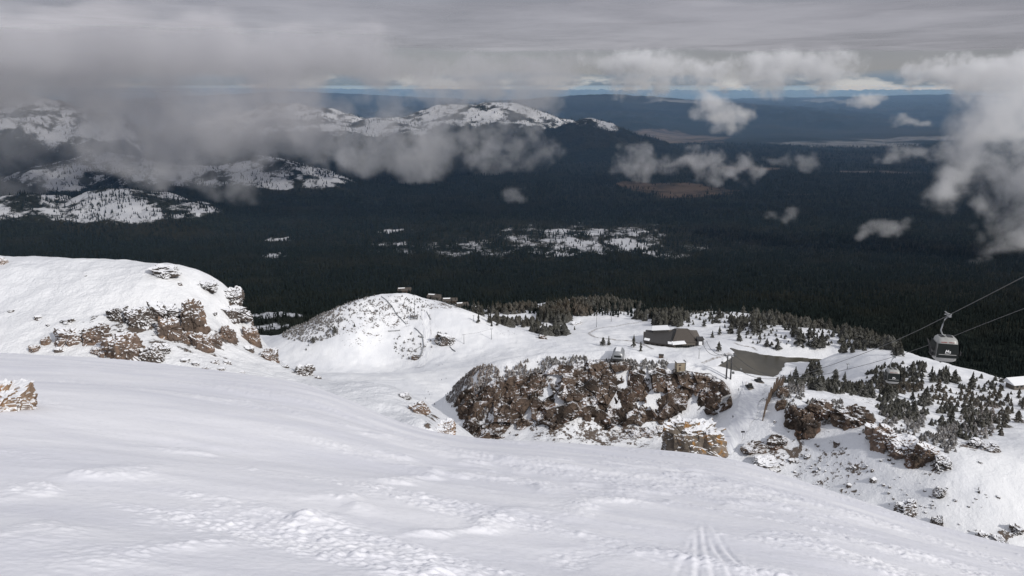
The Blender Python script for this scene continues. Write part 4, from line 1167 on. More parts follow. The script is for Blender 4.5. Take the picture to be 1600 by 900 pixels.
for a in [(725, 537, 16, 'grey lift tower on the snow right of the rocky knoll'), (768, 530, 18, 'thin lift tower standing right of the pair below the pines'), (932, 511, 21, 'tall lift tower left of the looping road'),
          (955, 502, 16, 'lift tower just below the far forest edge'), (808, 506, 12, 'short lift tower among the lower tree row'), (648, 492, 34, 'tall mast on the right shoulder of the round hill'),
          (1092, 560, 17, 'slender lift tower in front of the lodge'), (1324, 576, 9, 'small post on the snow field right of the pond'), (878, 562, 10, 'slim post on the rim of the cliff'), (1012, 500, 10, 'small lift tower above the left end of the lodge'), (1187, 510, 9, 'small lift tower among the pines of the rise'),
          (740, 502, 10, 'small lift tower at the left of the far run')]:
    lift_tower(*a, arm=2.2 if a[2] > 12 else 1.4)
for (pa, pb, lab) in [((725, 521), (768, 512), 'thin chairlift cable between the two towers on the bowl'), ((932, 490), (955, 486), 'thin chairlift cable by the looping road')]:
    A = on_ski(pa[0], pa[1] + 16, 900, 2100); B = on_ski(pb[0], pb[1] + 18, 900, 2100)
    A = A + np.array([0, 0, 16 * A[1] / F]); B = B + np.array([0, 0, 18 * B[1] / F]); Mx = (A + B) / 2 - np.array([0, 0, 2.0])
    tag(MB().tube([A, Mx, B], .12, 4).build('chairlift_cable', M_darksteel), lab, 'cable')

# lodge ------------------------------------------------------------------------
def lodge():
    g = on_ski(1050, 541, 1150, 1400); base = g.copy(); base[2] += 0.5
    t = empty('ski_lodge', base, 0, 'large dark-roofed mountain lodge beside the pond with patches of roof snow', 'building')
    s = g[1] / F
    def X(px): return (px - 1050) * s * 1.0
    # left wing: long roof sloping to the viewer
    def slab(x0, x1, y0, y1, zf, zb, name, mat, th=.9):
        a = [(x0, y0, zf), (x1, y0, zf), (x1, y1, zb), (x0, y1, zb)]
        MB().hull8([(p[0], p[1], p[2] - th) for p in a], a).build(name, mat, t)
    W1 = MB().hull8([(X(1006), 6, -6), (X(1052), -16, -6), (X(1052), 24, -6), (X(1008), 34, -6)], [(X(1006), 6, 6), (X(1052), -16, 5), (X(1052), 24, 12), (X(1008), 34, 12)]); W1.build('wall', M_wall, t)
    W2 = MB().hull8([(X(1048), -12, -6), (X(1098), -6, -6), (X(1098), 40, -6), (X(1046), 34, -6)], [(X(1048), -12, 7), (X(1098), -6, 7), (X(1098), 38, 13), (X(1046), 34, 15)]); W2.build('wall', M_wall, t)
    def roofq(p, name, mat, th=.8):
        MB().hull8([(q[0], q[1], q[2] - th) for q in p], p).build(name, mat, t)
    roofq([(X(1003), 2, 7.0), (X(1050), -20, 6.0), (X(1056), 22, 15), (X(1012), 36, 14)], 'roof', M_roof)
    roofq([(X(1047), -14, 8.2), (X(1088), -9, 8.2), (X(1078), 22, 19.5), (X(1062), 22, 19.5)], 'roof', M_roof2)
    roofq([(X(1088.4), -9, 8.3), (X(1090), 34, 12.5), (X(1063), 38, 16), (X(1078.5), 22.3, 19.4)], 'roof', M_roof2)
    roofq([(X(1046), -13, 8.4), (X(1061.5), 22.3, 19.4), (X(1061), 38, 16), (X(1046), 32, 12)], 'roof', M_roof)
    roofq([(X(1020), 22, 17), (X(1050), 22, 18), (X(1050), 44, 19), (X(1024), 44, 18)], 'roof', M_snowcap, .6)
    MB().hull8([(X(1022), 24, 8), (X(1048), 24, 8), (X(1048), 42, 8), (X(1026), 42, 8)], [(X(1022), 24, 16.3), (X(1048), 24, 17.2), (X(1048), 42, 18.2), (X(1026), 42, 17.2)]).build('wall', M_roof, t)
    roofq([(X(1047), -20, 7.2), (X(1070), -15, 7.4), (X(1068), -8, 9.6), (X(1047), -10, 9.4)], 'roof_snow', M_snowcap, .5)
    roofq([(X(1004), 2.5, 8.2), (X(1012), -2, 8.0), (X(1014), 3, 9.6), (X(1006), 8, 9.8)], 'roof_snow', M_snowcap, .5)
    roofq([(X(1040), -15, 7.4), (X(1046), -17.5, 7.3), (X(1047), -12, 9), (X(1041), -9, 9)], 'roof_snow', M_snowcap, .4)
    MB().box((X(1094), -4, 3), (10, 12, 16)).build('tower_block', M_roof, t)
    roofq([(X(1088.5), -11, 12.0), (X(1100), -11, 12.0), (X(1100), 3, 12.8), (X(1088.5), 3, 12.8)], 'roof', M_roof, .6)
    MB().box((X(1094), -10.3, 6.5), (5.5, .3, 5.0)).build('window', M_snowcap, t)
    dk = MB().box((X(1068), -22, -1.2), (52, 11, .6)); dk.build('deck', M_wood, t)
    for k in range(11): MB().box((X(1045) + k * 4.8, -27, -.2), (.3, .3, 2.2)).build('deck_post', M_wood, t)
    MB().box((X(1068), -27, .9), (52, .15, .25)).build('deck_rail', M_wood, t)
    for k in range(9): MB().box((X(1050) + k * 4.2, -13.4 + k * .52, 2.2), (3.2, .2, 3.2)).build('window', M_glass, t)
    t.scale = (1, 1, 1.22)
    for k in range(6):
        f = (k + .5) / 6; MB().box((X(1006) + (X(1052) - X(1006)) * f, 6 - 22 * f - .5, 1.8), (4.2, .3, 3.0), math.atan2(-22, X(1052) - X(1006))).build('window', M_glass, t)
lodge()

def station():
    g = on_ski(966, 562, 620, 700); t = empty('lift_station', g + np.array([0, 0, .3]), R(-12), 'grey domed lift station with a rounded roof on top of the cliff', 'lift station')
    w = 4.6
    def prof(y, sx=1.0, zo=0, hs=1.0):
        out = []
        for k in range(17):
            a = math.pi * k / 16; out.append((-math.cos(a) * w * sx, y, zo + math.sin(a) ** .55 * 6.2 * hs))
        return out
    mb = MB(); rings = [prof(-8.5, .75, 3.2, .55), prof(-8, .95, 2.8, .85), prof(-6, 1, 2.6, 1), prof(6, 1, 2.6, 1), prof(8, .9, 2.8, .85), prof(8.5, .7, 3.2, .55)]
    n_ = 17; vs = [v for r_ in rings for v in r_]; fs = [(i * n_ + k, i * n_ + k + 1, (i + 1) * n_ + k + 1, (i + 1) * n_ + k) for i in range(5) for k in range(16)]
    fs += [tuple(range(17))[::-1], tuple(5 * 17 + k for k in range(17))]; mb.add(vs, fs); mb.build('canopy', M_steel, t, True)
    MB().box((0, 0, 2.2), (w * 1.9, 15.5, 1.0)).build('skirt', M_darksteel, t)
    MB().box((0, -4, .4), (3.0, 2.2, 4.5)).build('mast', M_wall, t)
    MB().box((0, 4, .4), (3.0, 2.2, 4.5)).build('mast', M_wall, t)
    MB().box((0, -8.62, 5.2), (w * 1.2, .12, 1.6)).build('window', M_glass, t)
    MB().box((0, 0, 8.72), (w * .9, 12, .25)).build('roof_snow', M_snowcap, t)
station()
def hut():
    g = on_ski(1062, 578, 600, 680); t = empty('hut', g, R(8), 'small square tan hut on the rim of the cliff', 'hut')
    MB().box((0, 0, 3.0), (6.4, 5.5, 7.0)).build('wall', M_tan, t)
    MB().box((0, 0, 6.75), (7.2, 6.3, .35)).build('roof', M_wood, t)
    MB().box((0, 0, 7.05), (6.9, 6.0, .22)).build('roof_snow', M_snowcap, t)
    MB().box((3.9, 0, 3.5), (.4, 5.0, 8.6)).build('side_panel', M_white, t)
    MB().box((-1, -2.80, 2.0), (1.4, .12, 2.6)).build('door', M_wood, t)
    MB().box((-1, -2.80, 5.0), (2.2, .12, .9)).build('vent', M_darksteel, t)
hut()
def shed():
    g = on_ski(1033, 559, 1100, 1300); t = empty('shed', g, R(-10), 'tiny dark shed alone on the snow below the lodge', 'shed')
    MB().box((0, 0, 2), (7, 5, 5)).build('wall', M_wood, t)
    MB().hull8([(-3.9, -3, 4.5), (3.9, -3, 4.5), (3.9, 3, 4.5), (-3.9, 3, 4.5)], [(-3.9, -.2, 6.2), (3.9, -.2, 6.2), (3.9, .2, 6.2), (-3.9, .2, 6.2)]).build('roof', M_roof, t)
    MB().box((1, -2.56, 1.6), (1.6, .1, 3.0)).build('door', M_darksteel, t)
shed()
def side_house():
    g = on_ski(1592, 606, 800, 1300)
    t = empty('building', g, R(12), 'low building with a wide snow-covered roof at the right edge', 'building')
    s = g[1] / F
    MB().box((0, 0, 3), (30 * s * 1.2, 12, 7)).build('wall', M_wall, t)
    w = 19 * s * 1.15
    MB().hull8([(-w, -8, 6.4), (w, -8, 6.4), (w, 8, 6.4), (-w, 8, 6.4)], [(-w, -8, 6.9), (w, -8, 6.9), (w, 4, 11.5), (-w, 4, 11.5)]).build('roof', M_snowcap, t)
    for k in range(4): MB().box((-8 + k * 5.2, -6.06, 4), (2.6, .15, 2)).build('window', M_glass, t)
side_house()
def house(px, py, wpx, hpx, wallm, label, rz=0.0, Y0=1900, Y1=3400):
    g = hit(px, py, lambda x, y: np.maximum(np.where(y < 2250, z_ski(x, y), -1e4), z_valley(x, y)), Y0, Y1); s = g[1] / F; w = wpx * s / 2; d = w * .7; h = hpx * s * .62
    t = empty('building', g, rz, label, 'building')
    MB().box((0, 0, h / 2 - 1), (w * 2, d * 2, h + 2)).build('wall', wallm, t)
    mb = MB(); e = 1.12; r_ = h * 1.65
    for sgn in (-1, 1):
        mb.hull8([(-w * e, sgn * d * e, h - .3), (w * e, sgn * d * e, h - .3), (w * e, 0, r_ - .3), (-w * e, 0, r_ - .3)], [(-w * e, sgn * d * e, h + .3), (w * e, sgn * d * e, h + .3), (w * e, 0, r_ + .3), (-w * e, 0, r_ + .3)])
    mb.build('roof', M_roof2, t)
    MB().hull8([(-w * .9, -d * .95, h + .5), (-w * .2, -d * .95, h + .5), (w * .1, -.2, r_ + .2), (-w, -.2, r_ + .2)], [(-w * .9, -d * .95, h + .8), (-w * .2, -d * .95, h + .8), (w * .1, -.2, r_ + .5), (-w, -.2, r_ + .5)]).build('roof_snow', M_snowcap, t)
    MB().add([(-w, -d, h), (-w, d, h), (-w, 0, r_ - .4), (w, -d, h), (w, d, h), (w, 0, r_ - .4)], [(0, 1, 2), (5, 4, 3)]).build('gable', wallm, t)
    for k in range(3): MB().box((-w * .6 + k * w * .6, -d - .06, h * .5), (w * .3, .12, h * .35)).build('window', M_glass, t)
house(632, 458, 20, 9, M_wood, 'brown building with snowy roof peeking over the crest of the round hill', .2, 1800, 3000)
house(679, 468, 20, 9, M_wall, 'grey building left of the village behind the round hill', -.2)
house(703, 473, 22, 8, M_wood, 'long brown building at the forest edge behind the round hill', .1)
house(722, 480, 18, 8, M_wall, 'small grey house lowest in the village behind the round hill', .3)
house(745, 486, 16, 8, M_wood, 'small brown house rightmost in the village behind the round hill', -.3)
M_edge = M_dirty
strip('track_edge', [(672, 489), (671, 505), (674, 522), (671, 540), (662, 558)], 1.6, M_edge)
strip('track_edge', [(659, 496), (662, 512), (665, 530), (663, 545), (655, 562)], 1.3, M_edge)
strip('track_edge', [(735, 578), (760, 562), (790, 548), (812, 532)], 1.4, M_slope)
def cage():
    g = on_ski(647, 498, 1350, 1500)
    t = empty('avalanche_platform', g, 0, 'dark lattice platform on the right shoulder of the round hill', 'platform')
    for x in (-6, 6):
        for y in (-3, 3): MB().box((x, y, 4), (.6, .6, 10)).build('post', M_darksteel, t)
    MB().box((0, 0, 5), (13, 7, .5)).build('floor', M_wood, t)
    mb = MB()
    for k in range(9): mb.box((-6 + k * 1.5, -3.2, 3), (.25, .2, 7))
    for k in range(4): mb.box((0, -3.45, .5 + k * 2.2), (13, .2, .3))
    mb.build('lattice', M_steel, t)
cage()

# wooden snow fence beside the run
def fence():
    t = None; n_ = 22
    P0 = on_ski(1191, 657, 430, 620); P1 = on_ski(1222, 604, 560, 700)
    t = empty('snow_fence', P0, 0, 'tall dark wooden snow fence of leaning posts along the groomed run', 'fence')
    r = random.Random(2); tops = []
    for i in range(n_):
        f = i / (n_ - 1); p = P0 * (1 - f) + P1 * f; z = float(z_ski(np.array([p[0]]), np.array([p[1]]))[0])
        a = np.array([p[0], p[1], z - 2]) - P0; h = 13.5 * r.uniform(.8, 1.1) * (1 - .15 * f)
        b_ = a + np.array([r.uniform(-.5, .5) + 1.0, r.uniform(-.6, .6), h])
        MB().tube([a, b_], [.42, .32], 6).build('post', M_wood, t); tops.append((a, b_))
    mb = MB()
    for k in (.28, .42, .56, .70):
        pts_ = [a + (b_ - a) * k for a, b_ in tops]; mb.tube(pts_, .16, 4)
    mb.build('planks', M_wood, t)
fence()
def low_fence(pp, label, h=1.6, f=on_ski):
    pts_ = [f(px, py, 900, 2000) for px, py in pp]; dense = []
    for a, b_ in zip(pts_[:-1], pts_[1:]):
        for k in range(8):
            q = a + (b_ - a) * k / 8; q[2] = float(z_ski(np.array([q[0]]), np.array([q[1]]))[0]); dense.append(q.copy())
    t = empty('fence', dense[0], 0, label, 'fence', 'low fences around the round hill')
    mb = MB()
    for a, b_ in zip(dense[:-1], dense[1:]):
        a_, c_ = a - dense[0], b_ - dense[0]
        mb.tube([a_ + np.array([0, 0, h * .5]), c_ + np.array([0, 0, h * .5])], .6, 4); mb.tube([a_ + np.array([0, 0, h]), c_ + np.array([0, 0, h])], .45, 4)
    mb.build('mesh_panel', M_steel, t)
    for q in dense[::4]: MB().tube([q - dense[0], q - dense[0] + np.array([0, 0, h + 1.0])], .3, 5).build('post', M_wood, t)
low_fence([(596, 464), (612, 478), (620, 492), (637, 509)], 'long fence descending the hill beside the cat track')
low_fence([(607, 518), (628, 516)], 'short straight fence halfway down the round hill')
low_fence([(648, 513), (660, 525), (662, 540), (656, 560)], 'bent fence along the left side of the groomed track')
low_fence([(667, 488), (674, 501)], 'short fence right of the lattice platform')
low_fence([(703, 542), (713, 551)], 'short slatted fence below the rocky knoll')
low_fence([(643, 551), (658, 541)], 'thin slanting fence above the dark rock by the track')
rock_px('rock', 'rocky knoll with frosted scrub on the bowl right of the groomed track', 686, 521, 710, 540, lambda x, y: on_ski(x, y, 900, 1500), M_grey, 9, sub=5)
rock_px('rock', 'dark half-buried rock at the bottom of the groomed track', 643, 554, 656, 561, lambda x, y: on_ski(x, y, 900, 1500), M_cliff, 14, sub=4)
rock_px('rock', 'dark rock among the pines at the top of the bowl', 893, 501, 908, 508, lambda x, y: on_ski(x, y, 900, 1900), M_grey, 16, sub=4)
rock_px('rock', 'snow-banked rock mound left of the looping road', 842, 523, 853, 531, lambda x, y: on_ski(x, y, 900, 1900), M_cliff, 17, sub=4)

def snowcat(px, py, label, w=5.2):
    g = on_ski(px, py, 560, 640); t = empty('snowcat', g, R(5), label, 'snow groomer', 'snow groomers on the run')
    for s in (-1, 1):
        tr = MB().hull8([(s * 2.0 - .6, -2.2, 0), (s * 2.0 + .6, -2.2, 0), (s * 2.0 + .6, 2.2, 0), (s * 2.0 - .6, 2.2, 0)], [(s * 2.0 - .6, -2.8, 1.0), (s * 2.0 + .6, -2.8, 1.0), (s * 2.0 + .6, 2.8, 1.0), (s * 2.0 - .6, 2.8, 1.0)])
        tr.build('track', M_black, t)
    MB().box((0, 0, 1.5), (3.0, 5.2, 1.1)).build('body', M_darksteel, t)
    MB().hull8([(-1.3, -1.2, 2.05), (1.3, -1.2, 2.05), (1.3, 1.6, 2.05), (-1.3, 1.6, 2.05)], [(-1.1, -.9, 3.5), (1.1, -.9, 3.5), (1.1, 1.0, 3.5), (-1.1, 1.0, 3.5)]).build('cab', M_glass, t)
    MB().box((0, 0, 3.58), (2.5, 2.2, .14)).build('cab_roof', M_wall, t)
    MB().hull8([(-2.6, 3.2, .1), (2.6, 3.2, .1), (2.6, 3.5, .1), (-2.6, 3.5, .1)], [(-2.6, 3.4, 1.4), (2.6, 3.4, 1.4), (2.6, 3.7, 1.4), (-2.6, 3.7, 1.4)]).build('blade', M_wall, t)
    MB().box((0, -3.4, .5), (5.4, 1.2, .8)).build('tiller', M_wall, t)
    return t
snowcat(1172, 606, 'dark snow groomer in the middle at the top of the groomed run')
snowcat(1186, 597, 'second snow groomer parked further back right of the first')
def board_sign():
    g = on_ski(1160, 686, 380, 520); t = empty('sign', g, 0, 'dark rectangular board on a thin post beside the lower run', 'sign')
    MB().tube([(0, 0, -.5), (0, 0, 5.0)], .09, 6).build('post', M_darksteel, t)
    MB().box((0, -.12, 5.4), (2.6, .12, 1.2)).build('board', M_darksteel, t)
board_sign()

# skiers ------------------------------------------------------------------------
def skier_mesh(pose):
    me = bpy.data.meshes.new('body')
    J = dict(pel=(0, 0, .92), sp=(0, -.03, 1.12), ch=(0, -.02, 1.36), nk=(0, 0, 1.50), hd=(0, .02, 1.62), ht=(0, .02, 1.74))
    E = [('pel', 'sp'), ('sp', 'ch'), ('ch', 'nk'), ('nk', 'hd'), ('hd', 'ht')]; Rr = dict(pel=.15, sp=.14, ch=.17, nk=.06, hd=.095, ht=.075)
    k = .12 if pose else .02
    for s, n_ in ((-1, 'l'), (1, 'r')):
        J['hp' + n_] = (s * .10, 0, .88); J['kn' + n_] = (s * .13, k, .50); J['an' + n_] = (s * .13, -.02, .10); J['to' + n_] = (s * .13, .16, .05)
        J['sh' + n_] = (s * .20, 0, 1.41); J['el' + n_] = (s * .28, .06, 1.14); J['wr' + n_] = (s * .26, .28, 1.05); J['ha' + n_] = (s * .25, .36, 1.05)
        E += [('pel', 'hp' + n_), ('hp' + n_, 'kn' + n_), ('kn' + n_, 'an' + n_), ('an' + n_, 'to' + n_), ('ch', 'sh' + n_), ('sh' + n_, 'el' + n_), ('el' + n_, 'wr' + n_), ('wr' + n_, 'ha' + n_)]
        Rr.update({'hp' + n_: .11, 'kn' + n_: .08, 'an' + n_: .065, 'to' + n_: .05, 'sh' + n_: .08, 'el' + n_: .06, 'wr' + n_: .045, 'ha' + n_: .05})
    ks = list(J); me.from_pydata([J[q] for q in ks], [(ks.index(a), ks.index(b_)) for a, b_ in E], [])
    o = bpy.data.objects.new('tmp', me); COL.objects.link(o)
    o.modifiers.new('s', 'SKIN'); 
    for i, q in enumerate(ks):
        me.skin_vertices[0].data[i].radius = (Rr[q], Rr[q]); me.skin_vertices[0].data[i].use_root = (i == 0)
    o.modifiers.new('u', 'SUBSURF').levels = 1
    dg = bpy.context.evaluated_depsgraph_get(); m2 = bpy.data.meshes.new_from_object(o.evaluated_get(dg))
    bpy.data.objects.remove(o); return m2
SK = [skier_mesh(0), skier_mesh(1)]
cols = {'black': (.02, .02, .025), 'red': (.25, .03, .03), 'blue': (.03, .06, .16), 'green': (.04, .09, .05)}
CM = {k: flat('cloth_' + k, v, .8) for k, v in cols.items()}
CM['skin'] = flat('face_skin', (.42, .27, .20), .6)
def skier(px, py, col, label, rz=0, Y0=560, pose=1, boots=True):
    g = on_ski(px, py, Y0, 1500)
    t = empty('person', g, rz, label, 'person', None, 1.0)
    me = SK[pose].copy(); me.materials.clear()
    for m_ in (CM['black'], CM[col], CM['skin']): me.materials.append(m_)
    for p_ in me.polygons:
        z = p_.center[2]; p_.material_index = 2 if z > 1.5 else (1 if z > .9 else 0); p_.use_smooth = True
    bo = link('body', me, t)
    hl = MB(); loft(hl, [ring(.24, .28, 1.66, 10, 2), ring(.25, .29, 1.72, 10, 2), ring(.2, .23, 1.80, 10, 2), ring(.08, .1, 1.84, 10, 2)]); hl.build('helmet', CM['black'], t, True)
    MB().box((0, .115, 1.66), (.17, .06, .07)).build('goggles', M_glass, t)
    for s in (-1, 1):
        MB().hull8([(s * .13 - .045, -.75, 0), (s * .13 + .045, -.75, 0), (s * .13 + .045, .85, 0), (s * .13 - .045, .85, 0)], [(s * .13 - .045, -.8, .03), (s * .13 + .045, -.8, .03), (s * .13 + .05, 1.0, .12), (s * .13 - .05, 1.0, .12)]).build('ski', M_darksteel, t)
        MB().tube([(s * .25, .36, 1.12), (s * .42, .1, .05)], .012, 5).build('ski_pole', M_darksteel, t)
for a in [(1154, 609, 'black', 'skier in dark clothes standing left of the snow groomer', 0, 560), (1145, 652, 'black', 'skier in dark clothes descending the middle of the groomed run', .3, 440), (1166, 599, 'red', 'skier in a reddish jacket beside the left track of the groomer', 1.2, 560),
          (686, 571, 'black', 'left one of two dark skiers crossing the bowl below the track', 1.0, 850), (691, 570, 'blue', 'right one of two dark skiers crossing the bowl below the track', -1.0, 850), (690, 594, 'black', 'lone dark skier in the bowl above the gully', .5, 700), (697, 592, 'green', 'dark skier just right of the lone one in the bowl', .2, 700),
          (669, 613, 'black', 'upper skier near the mouth of the gully', .5, 600), (671, 617, 'blue', 'skier close below the upper one near the mouth of the gully', 1.5, 600), (665, 623, 'black', 'left skier entering the gully', 0, 600), (679, 632, 'black', 'lowest skier inside the gully', .4, 560), (1529, 765, 'black', 'distant dark skier on the lower right slope', .4, 240)]:
    skier(a[0], a[1], a[2], a[3], a[4], a[5])

tick('# --------------------------------------')
# ------------------------------------------------------------------ clouds: real volumes filled by a grid
def cloud_mat(name, dens, col=(.975, .98, .995), aniso=.15):
    m = bpy.data.materials.new(name); m.use_nodes = True; nt = m.node_tree; nt.nodes.clear()
    o = nt.nodes.new('ShaderNodeOutputMaterial'); p = nt.nodes.new('ShaderNodeVolumePrincipled')
    p.inputs['Color'].default_value = (*col, 1); p.inputs['Density'].default_value = dens; p.inputs['Anisotropy'].default_value = aniso
    nt.links.new(p.outputs[0], o.inputs['Volume']); return m
def cloud(label, blobs, Y, dens, vox, feat, thr=.5, soft=.35, warp=1.0, depth=1.0, seed=0, mat=None, group=None, gain=1.0):
    """blobs: (px, py, rx, ry[, weight]) in photo pixels, turned into world ellipsoids around depth Y"""
    E = []
    for b_ in blobs:
        px, py, rx, ry = b_[:4]; w = b_[4] if len(b_) > 4 else 1.0; Yb = b_[5] if len(b_) > 5 else Y
        c = at(px, py, Yb); s = Yb / F
        E.append((c, (rx * s, max(rx, ry) * s * .8 * depth, ry * s), w))
    lo = np.min([c - np.array(r_) * 1.35 for c, r_, w in E], 0); hi = np.max([c + np.array(r_) * 1.35 for c, r_, w in E], 0)
    org = (lo + hi) / 2; lo = lo - org; hi = hi - org
    me = bpy.data.volumes.new('cloud'); o = link('cloud', me, None, org)
    tag(o, label, 'cloud', group)
    ng = bpy.data.node_groups.new('cloud_fill', 'GeometryNodeTree'); ng.interface.new_socket('Geometry', in_out='OUTPUT', socket_type='NodeSocketGeometry')
    n = N(ng)
    vc = n.new('GeometryNodeVolumeCube')
    vc.inputs['Min'].default_value = [float(v) for v in lo]; vc.inputs['Max'].default_value = [float(v) for v in hi]
    res = [int(min(300, max(12, (hi[i] - lo[i]) / vox))) for i in range(3)]
    vc.inputs['Resolution X'].default_value, vc.inputs['Resolution Y'].default_value, vc.inputs['Resolution Z'].default_value = res
    pos = n.new('GeometryNodeInputPosition').outputs[0]
    def vm(op, a, b_):
        k = n.new('ShaderNodeVectorMath', operation=op); n.set(k.inputs[0], a)
        if op == 'SCALE': k.inputs['Scale'].default_value = b_
        elif b_ is not None: n.set(k.inputs[1], b_)
        return k.outputs['Value'] if op in ('LENGTH', 'DOT_PRODUCT') else k.outputs['Vector']
    sh = vm('ADD', pos, (seed * 911.0, seed * 377.0, seed * 131.0))
    nw = n.new('ShaderNodeTexNoise'); n.set(nw.inputs['Vector'], sh); nw.inputs['Scale'].default_value = 1 / (feat * 1.3); nw.inputs['Detail'].default_value = 4
    wv = vm('SCALE', vm('SUBTRACT', nw.outputs['Color'], (.5, .5, .5)), feat * 1.9 * warp)
    p2 = vm('ADD', pos, wv)
    acc = None
    for c, r_, w in E:
        d = vm('SUBTRACT', p2, tuple(float(v) for v in (c - org))); d = vm('DIVIDE', d, tuple(float(v) for v in r_))
        q = n.math('SUBTRACT', 1.0, vm('DOT_PRODUCT', d, d)); q = n.math('MULTIPLY', n.math('MAXIMUM', q, -.6), w)
        acc = q if acc is None else n.math('SMOOTH_MAX', acc, q, .2)
    n1 = n.new('ShaderNodeTexNoise'); n.set(n1.inputs['Vector'], sh); n1.inputs['Scale'].default_value = 1.6 / feat; n1.inputs['Detail'].default_value = 6; n1.inputs['Roughness'].default_value = .72; n1.inputs['Distortion'].default_value = .6
    v = n.math('ADD', n.math('MULTIPLY', acc, .75), n.math('MULTIPLY', n.math('SUBTRACT', n1.outputs[0], .5), 4.6))
    dn = n.maprange(v, thr - soft, thr + soft, 0.0, 1.0)
    # fade to nothing at the rim of the blobs
    rim = n.maprange(acc, -.35, .15, 0.0, 1.0)
    mist = n.math('MULTIPLY', n.maprange(n.math('ADD', acc, n.math('MULTIPLY', n.math('SUBTRACT', n1.outputs[0], .5), 2.0)), -.35, .9, 0.0, 1.0), .16)
    n.set(vc.inputs['Density'], n.math('MULTIPLY', n.math('MAXIMUM', dn, mist), rim))
    sm = n.new('GeometryNodeSetMaterial'); n.set(sm.inputs['Geometry'], vc.outputs[0]); sm.inputs['Material'].default_value = mat or cloud_mat('cloud_vapour', dens)
    go = n.new('NodeGroupOutput'); n.set(go.inputs[0], sm.outputs[0])
    md = o.modifiers.new('fill', 'NODES'); md.node_group = ng
    return o
G = 'drifting cloud scraps over the valley'
cloud('huge grey cloud bank swallowing the mountains at the upper left', [(-60, 120, 180, 70), (80, 110, 170, 55), (220, 160, 140, 90, 1.1), (330, 185, 130, 80, 1.1), (420, 160, 100, 80, 1.1), (390, 245, 64, 40, .8), (485, 215, 65, 45, 1), (150, 75, 320, 45), (450, 90, 200, 45), (230, 225, 90, 30, .9)], 6000, .0042, 18, 480, .18, .60, 1.0, .7, 1, mat=cloud_mat('grey_vapour', .0042, (.98, .98, 1.0), .1))
cloud('thin grey veil over the dark slope at the left edge', [(30, 190, 130, 80, 1.1), (10, 280, 80, 25, .8), (90, 300, 70, 18, .6), (-60, 240, 90, 60)], 5400, .0012, 20, 400, .25, .6, 1, .6, 2, group=G)
cloud('ragged cloud in front of the snowy central ridge', [(560, 235, 66, 46, 1.1), (610, 200, 66, 54, 1), (670, 225, 66, 50, 1.2), (695, 160, 56, 62, 1.2), (640, 252, 76, 28, 1.1), (740, 230, 54, 38, .9), (740, 125, 110, 32, 1.1)], 6800, 0.0043, 18, 300, .36, .50, 1.1, .6, 3, group=G)
cloud('faint cloud column trailing down right of the central summit', [(830, 145, 50, 50, 1.1), (810, 200, 40, 50, .9), (850, 115, 80, 30, 1), (770, 245, 46, 28, .6), (830, 235, 34, 28, .6)], 7400, 0.0042, 18, 290, .30, .50, 1, .6, 4, group=G)
cloud('low scrap of cloud left of the brown meadow', [(990, 248, 34, 20, 1), (1020, 262, 40, 16, 1), (975, 262, 24, 14, .9)], 6600, 0.0063, 14, 170, .38, .55, 1.2, .6, 5, group=G)
cloud('stretched scrap of cloud above the right end of the brown meadow', [(1085, 250, 44, 16, 1), (1125, 272, 42, 16, 1.1), (1170, 262, 38, 12, .8)], 6600, 0.0063, 14, 170, .38, .55, 1.2, .6, 6, group=G)
cloud('bright puffy cloud floating over the far plain right of centre', [(1108, 163, 30, 20, 1.1), (1138, 182, 40, 22, 1.2), (1140, 202, 28, 10, .9)], 13000, .0042, 26, 300, .38, .42, 1, .8, 7, group=G)
cloud('tiny white puff just under the far right horizon', [(1352, 157, 28, 10, 1.3)], 19000, .0034, 34, 330, .2, .3, 1, .8, 8, group=G)
cloud('thin flat wisp below the tiny white puff', [(1420, 190, 32, 9, 1)], 14000, .0026, 30, 300, .3, .36, 1, .7, 9, group=G)
cloud('long faint wisp over the pale far meadow', [(1420, 238, 42, 11, 1), (1468, 234, 34, 8, .8), (1395, 243, 22, 8, .8)], 8000, 0.0037, 20, 210, .26, .38, 1, .7, 10, group=G)
cloud('tall billowing cloud along the right edge over the forest', [(1560, 200, 80, 60), (1520, 250, 66, 50, 1), (1490, 300, 52, 42, 1), (1590, 290, 70, 50, 1), (1600, 345, 60, 38, .9), (1580, 160, 90, 40, .9), (1700, 250, 130, 130), (1480, 330, 40, 20, .6), (1630, 120, 100, 40)], 3600, 0.0092, 9, 240, .42, .50, 1.2, .7, 11)
cloud('small pale wisp low over the forest left of the big right cloud', [(1385, 355, 36, 17, 1.1), (1365, 365, 24, 11, 1), (1405, 348, 22, 11, 1)], 3500, 0.0085, 9, 100, .30, .40, 1, .6, 12, group=G)
cloud('faint double wisp above the middle right forest', [(1210, 335, 16, 12, .9), (1235, 330, 19, 14, 1.1)], 3900, 0.0064, 10, 100, .30, .40, 1, .6, 13, group=G)
cloud('very thin wisp over the far forest right of centre', [(1250, 255, 28, 12, 1), (1215, 248, 26, 8, .7)], 7000, 0.0037, 16, 170, .3, .38, 1, .6, 14, group=G)
cloud('lonely small puff over the forest below the central ridge', [(806, 308, 17, 14, 1.1)], 5000, 0.0065, 10, 100, .28, .40, 1, .6, 15, group=G)
cloud('row of sunlit cumulus heads under the overcast right of centre', [(990, 128, 45, 26), (1040, 125, 50, 26), (1110, 118, 60, 24, .8), (1200, 118, 60, 28, .9), (1290, 124, 40, 28, 1.1), (1250, 100, 100, 22, .8), (1000, 95, 100, 20, .8)], 16000, .0046, 40, 460, .50, .34, 1, .8, 16)
